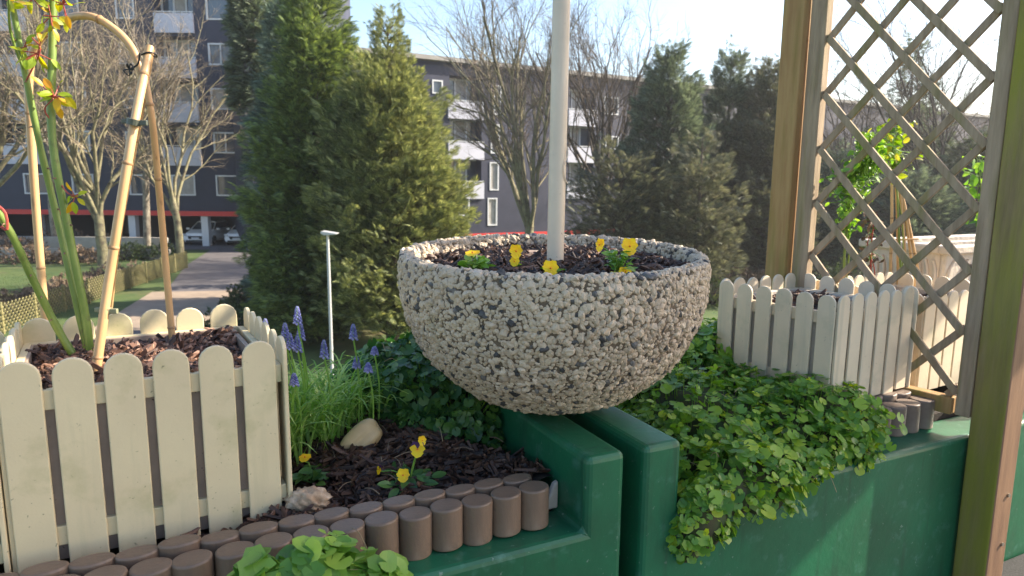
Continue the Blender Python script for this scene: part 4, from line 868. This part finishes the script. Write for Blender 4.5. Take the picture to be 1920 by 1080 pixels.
creeper('creeping_plant', 'dark mound of small round leaves between the hyacinths and the bowl', [(-.10, .50, 1.02, .12, .12, .10), (-.06, .40, 1.0, .08, .10, .075), (-.02, .62, 1.07, .09, .10, .10), (-.16, .62, 1.04, .10, .10, .085), (-.14, .40, .985, .07, .06, .05)], 3400, .0155, 'leafB', upb=.35, hang=.3, dry=14)
creeper('creeping_plant', 'fresh light green leafy plant growing in front of the left edging blocks', [(-.445, -.045, .985, .055, .045, .055), (-.38, -.04, .955, .05, .04, .05), (-.495, -.05, .97, .035, .04, .06), (-.42, -.05, .90, .10, .05, .07), (-.34, -.04, .92, .03, .03, .04)], 900, .024, 'leafC', upb=.8, dry=3)
creeper('creeping_plant', 'few round leaves beside the white picket corner and the hyacinth leaves', [(-.46, .34, 1.0, .02, .03, .03)], 60, .02, 'leafC', dry=1)

# ------------------------------------------------------------------ stones
def stone(name, label, c, rad, rotz, m_, fn, tiltx=0, yt=0):
    V, F = subdiv(*subdiv(ico1, icf1)); V = np.array([v/np.linalg.norm(v) for v in V]); k = fn(V)
    V = V*k[:, None]*np.array(rad); Rz = np.array(Matrix.Rotation(rotz, 3, 'Z') @ Matrix.Rotation(yt, 3, 'Y') @ Matrix.Rotation(tiltx, 3, 'X'))
    b = MB(); b.add(V@Rz.T+np.array(c), F); return tag(b.build(name, M[m_], smooth=True), label, 'stone')
def f_smooth(V): return (np.abs(V)**3.2).sum(1)**(-1/3.2)*.92+.05*np.sin(V[:, 0]*3+1)-.13*np.exp(-((V[:, 1]+.25)**2)/.05)*(V[:, 2] > 0)*np.clip(V[:, 2], 0, 1)+.03*np.sin(V[:, 1]*5)
def f_rough(V): return 1+.16*np.sin(V[:, 0]*6+1)*np.sin(V[:, 1]*7)+.10*np.sin(V[:, 0]*13+V[:, 2]*11)+.07*np.sin(V[:, 1]*23+V[:, 0]*17)*np.sin(V[:, 2]*19)
p = atZ(677, 840, .995); stone('smooth_stone', 'smooth tan pebble with a groove lying on the bark', p+ZZ*.018, (.047, .027, .025), R(25), 'stone', f_smooth, R(55), R(-38))
p = atZ(577, 950, .99); stone('rough_stone', 'rough pitted pale stone beside the picket corner', p+ZZ*.010, (.032, .021, .020), R(10), 'rough', f_rough)

# ------------------------------------------------------------------ bamboo support and rose
def cane(parent, pts, r_, nodes=(.2, .45, .7, .92), name='cane', n=40, m_='bamboo'):
    P = smooth_path(pts, n); rad = np.full(n, r_)*np.linspace(1.05, .92, n); b = MB(); b.tube(P, rad, 14); o = b.build(name, M[m_], parent, smooth=True)
    b = MB()
    for f in nodes:
        i = min(int(f*(n-1)), n-2); c = P[i]; d = P[i+1]-P[i]; d /= np.linalg.norm(d); b.tube([c-d*.0028, c-d*.0008, c+d*.0008, c+d*.0028], [r_*1.0, r_*1.16, r_*1.16, r_*1.0], 14)
    sub(b.build('node', M['node'], None, smooth=True), o); return P
zb = 1.19
a0 = atZ(172, 712, zb+.015); c0_ = atZ(325, 655, zb+.01); h0 = atZ(90, 655, zb+.01); b0 = atZ(195, 640, zb)
ya = a0[1]; yt = (a0[1]+c0_[1])/2+.02
t = thing('bamboo_support', 'bamboo plant support with arched hoop and three leaning canes in the left planter', 'plant support', (a0+h0)/2)
cane(t, [a0-ZZ*.02, atY(205, 520, ya+.03), atY(245, 270, ya+.05), atY(281, 88, yt)], .0066, (.12, .42, .62, .9))
cane(t, [b0-ZZ*.02, atY(222, 440, yt+.035), atY(262, 220, yt+.03), atY(284, 92, yt+.018)], .0050, (.3, .6))
cane(t, [c0_-ZZ*.02, atY(303, 410, c0_[1]-.01), atY(287, 240, yt+.03), atY(271, 140, yt+.022)], .0056, (.48, .1, .8))
cane(t, [h0-ZZ*.02, atY(72, 450, h0[1]), atY(58, 250, h0[1]), atY(54, 150, h0[1]), atY(68, 85, h0[1]), atY(110, 42, h0[1]-.01), atY(165, 30, yt+.03), atY(215, 55, yt+.02), atY(250, 95, yt+.015), atY(268, 150, yt+.014)], .0062, (.1, .26, .5, .72), 'hoop', 60)
b = MB(); kc = atY(273, 100, yt-.012); pts = []
for q in range(15): a = q/14*2*math.pi; pts.append(kc+np.array([math.cos(a)*.0105, math.sin(a)*.012+.01, -.002*math.sin(a*2)]))
b.tube(pts, .0012, 6); k2 = atY(243, 130, yt-.014)
b.tube(smooth_path([kc+np.array([-.008, -.002, 0]), (kc+k2)/2+ZZ*-.004, k2], 8), .0013, 6)
for e in range(4): b.tube(smooth_path([k2, k2+np.array([.008*math.cos(e*1.7), -.003, .008*math.sin(e*1.7)]), k2+np.array([.004*math.cos(e*1.7+1), 0, .010*math.sin(e*1.7+1)]), k2], 10), .0011, 5)
b.build('wire_tie', M['wire'], t, smooth=True)
for (px, py, yy, mm, rr_) in ((251, 229, ya+.052, 'clip', .0098), (198, 582, ya+.025, 'clip2', .0078)):
    b = MB(); c = atY(px, py, yy); b.tube([c-ZZ*.0042+r0*-.001, c+ZZ*.0042+r0*.001], rr_, 16); b.box(c+r0*(rr_+.004)-ZZ*.001, r0, np.array([0, 1., 0]), ZZ, .006, .003, .0038); b.box(c-r0*(rr_+.003)+ZZ*.001, r0, np.array([0, 1., 0]), ZZ, .0045, .003, .0032); b.build('clip', M[mm], t, bevel=.001)
# short fourth stake piece
b = MB(); s1 = atZ(207, 628, zb+.02); b.tube([s1-ZZ*.03, atY(194, 590, s1[1]-.01)], .0042, 10); b.build('short_stake', M['bamboo'], t, smooth=True)
rb = atZ(162, 678, zb+.012)
t = thing('rose_bush', 'rose with thick thorny green stems and fresh yellow green leaves in the left planter', 'rose', rb)
stems = [([rb+np.array([-.004, 0, -.02]), atY(110, 620, rb[1]-.01), atY(60, 520, rb[1]-.03), atY(22, 440, rb[1]-.05), atY(-22, 370, rb[1]-.07)], .0062, .0052),
         ([rb+np.array([.002, .01, -.02]), atY(142, 560, rb[1]+.01), atY(105, 400, rb[1]+.02), atY(70, 250, rb[1]+.01), atY(38, 90, rb[1]), atY(16, -30, rb[1]-.01)], .0060, .0042),
         ([rb+np.array([.008, .0, -.02]), atY(160, 590, rb[1]), atY(128, 430, rb[1]), atY(98, 260, rb[1]), atY(98, 100, rb[1]+.01), atY(100, -30, rb[1]+.02)], .0062, .0056),
         ([atY(44, 130, rb[1]), atY(20, 60, rb[1]-.02), atY(16, -10, rb[1]-.04)], .0022, .0016), ([atY(105, 330, rb[1]+.01), atY(125, 360, rb[1]-.01), atY(143, 368, rb[1]-.01)], .0012, .0008),
         ([atY(98, 230, rb[1]), atY(84, 205, rb[1]-.01), atY(100, 185, rb[1]-.02)], .0012, .0008), ([atY(50, 150, rb[1]), atY(75, 95, rb[1]-.01), atY(60, 70, rb[1]-.01)], .0012, .0008)]
for i, (pts, ra, rb_) in enumerate(stems):
    P = smooth_path(pts, 40); b = MB(); b.tube(P, np.linspace(ra, rb_, 40)*(1+.04*np.sin(np.arange(40)*1.3)), 12)
    if i < 3:
        for j in range(4, 38, 4): d = rv(1)[0]; d[2] = 0; d /= np.linalg.norm(d); c = P[j]+d*ra*.9; b.tube([c, c+d*.003, c+d*.0055-ZZ*.002], [.0017, .0009, .0002], 6, 1)
    b.build('stem', [M['rose'] if i < 4 else M['redstem'], M['thorn']], t, smooth=True)
def leafcluster(parent, px, py, y, n, sz, spread, m_='roseleaf'):
    c = atY(px, py, y); a = rng.uniform(0, 6.28, n); P = c+np.stack([np.cos(a), rng.normal(size=n)*.4, np.sin(a)], 1)*spread*rng.uniform(.2, 1, (n, 1))
    D = (P-c)/spread+rng.normal(size=(n, 3))*.4-ZZ*.25; N = np.array([.1, -.75, .6])+rng.normal(size=(n, 3))*.45
    b = MB(); Rm = aim(D, N)*(sz*rng.uniform(.7, 1.2, n))[:, None, None]; b.inst(LL[0], LL[1], Rm, P); b.build('leaves', M[m_], parent)
    b = MB(); b.segs(np.tile(c, (n, 1)), P, np.full(n, .0009), np.full(n, .0007), 4); b.build('stalks', M['redstem'], parent)
for (px, py, dy, n, sz, sp) in ((102, 182, -.01, 13, .026, .020), (70, 100, -.01, 9, .024, .020), (45, 90, .0, 5, .02, .015), (140, 368, -.01, 6, .024, .010), (118, 8, -.01, 9, .03, .03), (60, -6, 0, 7, .03, .03), (95, 30, .0, 6, .022, .02), (15, 2, -.02, 5, .03, .015)):
    leafcluster(t, px, py, rb[1]+dy, n+3, sz*.78, sp)
b = MB(); b.tube(smooth_path([atY(-10, 380, .9), atY(10, 400, .9), atY(13, 430, .9), atY(2, 425, .9)], 10), .0018, 6); b.build('dead_tendril', M['redstem'], t)

# ------------------------------------------------------------------ trellis
s0 = 1.03
def plank(b, p0, p1, ax, hw, ht, mi=0):
    d = p1-p0; L = np.linalg.norm(d); d /= L; n_ = np.cross(d, ax); n_ /= np.linalg.norm(n_); b.box((p0+p1)/2, d, ax, n_, L/2, hw, ht, mi)
TD = azv(-36); TN = np.array([TD[1], -TD[0], 0]); ln_ = np.array([.0, 0, 0])
lean = lambda z: UU*(-.010)*(z-1.0)          # posts lean slightly
pn = W(s0+.0, -.04, 0)
t = thing('trellis_post', 'mossy square timber post nearest the camera, standing before the green wall', 'post', W(s0+.04, -.04, .56))
b = MB(); ctr = W(s0+.040, -.042, 0); b.prism([(-.036, -.036), (.036, -.036), (.036, .036), (-.036, .036)], ctr+ZZ*.565, UU, VV, ZZ+UU*-.008, 2.2); b.mi[-1][2] = 1; b.build('timber', [M['moss'], M['woodbrown']], t, bevel=.005)
for zz in (.69, .81): b = MB(); c = ctr-VV*.0365+ZZ*zz-UU*.008*(zz-.565)+UU*.014; b.tube([c, c-VV*.003], .0045, 12); b.build('screw', M['screw'], t)
t0 = W(s0+.014, .014, 0)
tt_ = thing('trellis', 'wooden diamond lattice trellis panel between the two posts', 'trellis', t0+ZZ*.97)
WD = .43
b = MB(); plank(b, t0+ZZ*.975, t0+ZZ*2.6, TN, .016, .016); b.build('frame_stile', M['woodgrey'], tt_, bevel=.003)
far = t0+TD*WD
b = MB(); plank(b, far+ZZ*.975, far+ZZ*2.6, TN, .016, .022); b.build('frame_stile', M['woodgrey'], tt_, bevel=.003)
b = MB(); plank(b, t0+TD*.023+ZZ*.992, far-TD*.023+ZZ*.992, TN, .016, .020); b.build('bottom_rail', M['wood'], tt_, bevel=.003)
pit = .1415; slope = 1.12; Wd = WD-.044; a_ = TD*.018
zl = [1.913+k*pit for k in range(-9, 8)]   # left (far) end height of down-right slats ; measured on plane
def slat(zf, sgn, off):
    # goes from far stile (x=Wd) at zf toward the near stile; sgn -1 descends
    x0, z0_ = Wd, zf; x1, z1_ = 0, zf+sgn*slope*Wd
    lo, hi = 1.012, 2.6
    def clip(xa, za, xb, zb_):
        if za < lo: f = (lo-za)/(zb_-za); xa, za = xa+(xb-xa)*f, lo
        if za > hi: f = (hi-za)/(zb_-za); xa, za = xa+(xb-xa)*f, hi
        return xa, za
    if max(z0_, z1_) < lo+.01 or min(z0_, z1_) > hi: return
    A = clip(x0, z0_, x1, z1_); B = clip(x1, z1_, x0, z0_)
    if abs(A[0]-B[0]) < .01: return
    b = MB(); P0 = t0+a_+TD*A[0]+ZZ*A[1]+TN*off; P1 = t0+a_+TD*B[0]+ZZ*B[1]+TN*off; plank(b, P0, P1, TN, .0044, .0088); b.build('slat', M['woodgrey'], tt_, bevel=.0015)
for k in range(-6, 9): slat(1.880+k*pit, -1, -.0045)
for k in range(-9, 6): slat(1.880+k*pit, 1, .0045)
t = thing('trellis_post', 'brown square timber post at the far end of the trellis', 'post', far+TD*.06)
b = MB(); cf = far+TD*.062; b.prism([(-.034, -.032), (.034, -.032), (.034, .032), (-.034, .032)], cf+ZZ*.56, TN, TD, ZZ, 2.2); b.build('timber', M['wood'], t, bevel=.006)

# ------------------------------------------------------------------ plants in right boxes
def climber(label, base, pts, nleaf, size, spreads, m_='leafC', name='climbing_plant', stem='rose'):
    t = thing(name, label, 'climbing plant', base)
    P = smooth_path(pts, 40); b = MB(); b.tube(P, np.linspace(.0035, .0012, 40), 6); b.tube(P+np.array([.012, 0, 0])*np.sin(np.linspace(0, 9, 40))[:, None], np.linspace(.002, .0008, 40), 5); b.build('stem', M[stem], t, smooth=True)
    idx = rng.integers(spreads[2], 40, nleaf); f = (idx-spreads[2])/(40-spreads[2]); w_ = spreads[0]+(spreads[1]-spreads[0])*np.sin(f*math.pi)
    Q = P[idx]+rng.normal(size=(nleaf, 3))*w_[:, None]*np.array([1, .7, .8])
    D = rv(nleaf)-ZZ*.4; N = np.array([.0, -.5, .6])+rng.normal(size=(nleaf, 3))*.5; Rm = aim(D, N)*(size*rng.uniform(.55, 1.2, nleaf))[:, None, None]
    b = MB(); b.inst(LN[0], LN[1], Rm, Q); b.build('leaves', M[m_], t); b = MB(); b.segs(P[idx], Q, np.full(nleaf, .0008), np.full(nleaf, .0006), 4); b.build('twigs', M['leafC'], t); return t
yb = float(atZ(1582, 552, 1.21)[1]); B0 = atY(1582, 552, yb)
climber('leafy green climber hanging in front of the lattice, in the right picket box', B0, [B0, atY(1584, 470, yb), atY(1592, 400, yb), atY(1600, 330, yb), atY(1640, 300, yb), atY(1620, 262, yb)], 560, .0165, (.010, .026, 12))
t = thing('cane_wigwam', 'wigwam of thin tan canes tied together behind the lattice', 'plant support', atY(1700, 540, 2.1))
for (xa, xb) in ((1668, 1672), (1684, 1678), (1700, 1682), (1716, 1680), (1728, 1676)): cane(t, [atY(xa, 540, 2.1), atY((xa+xb)/2+2, 420, 2.1), atY(xb, 300, 2.11)], .0045, (.3, .6), n=12)
b = MB(); b.tube([atY(1664, 450, 2.09), atY(1722, 448, 2.09)], .003, 6); b.build('cross_cane', M['bamboo'], t)
climber('yellow green leafy twigs at the top of the cane wigwam', atY(1680, 420, 2.08), [atY(1690, 530, 2.08), atY(1684, 400, 2.08), atY(1680, 320, 2.08), atY(1672, 270, 2.08), atY(1665, 235, 2.08)], 120, .024, (.02, .042, 18), 'leafY', 'climbing_rose')
climber('dry reddish stems left of the cane wigwam', atY(1640, 520, 2.05), [atY(1632, 540, 2.05), atY(1634, 460, 2.05), atY(1640, 400, 2.05)], 60, .02, (.01, .02, 10), 'brush', 'dry_plant', 'redstem')
climber('leafy shoot just left of the near trellis post', atY(1838, 400, 2.3), [atY(1850, 480, 2.3), atY(1842, 400, 2.3), atY(1838, 340, 2.3), atY(1830, 290, 2.3)], 34, .04, (.015, .035, 10))

# ------------------------------------------------------------------ air
HD = .0009
b = MB(); b.aabox(-75, 110, -8, 118, G-1.2, 24)
hz = b.build('haze', None) if False else None
me = bpy.data.materials.new('haze_air'); me.use_nodes = True; n_ = me.node_tree.nodes; n_.remove(n_['Principled BSDF']); v_ = n_.new('ShaderNodeVolumePrincipled'); v_.inputs['Color'].default_value = (.93, .95, 1, 1); v_.inputs['Density'].default_value = HD; v_.inputs['Anisotropy'].default_value = .45
me.node_tree.links.new(v_.outputs[0], n_['Material Output'].inputs['Volume'])
tag(b.build('haze', me), kind='stuff')
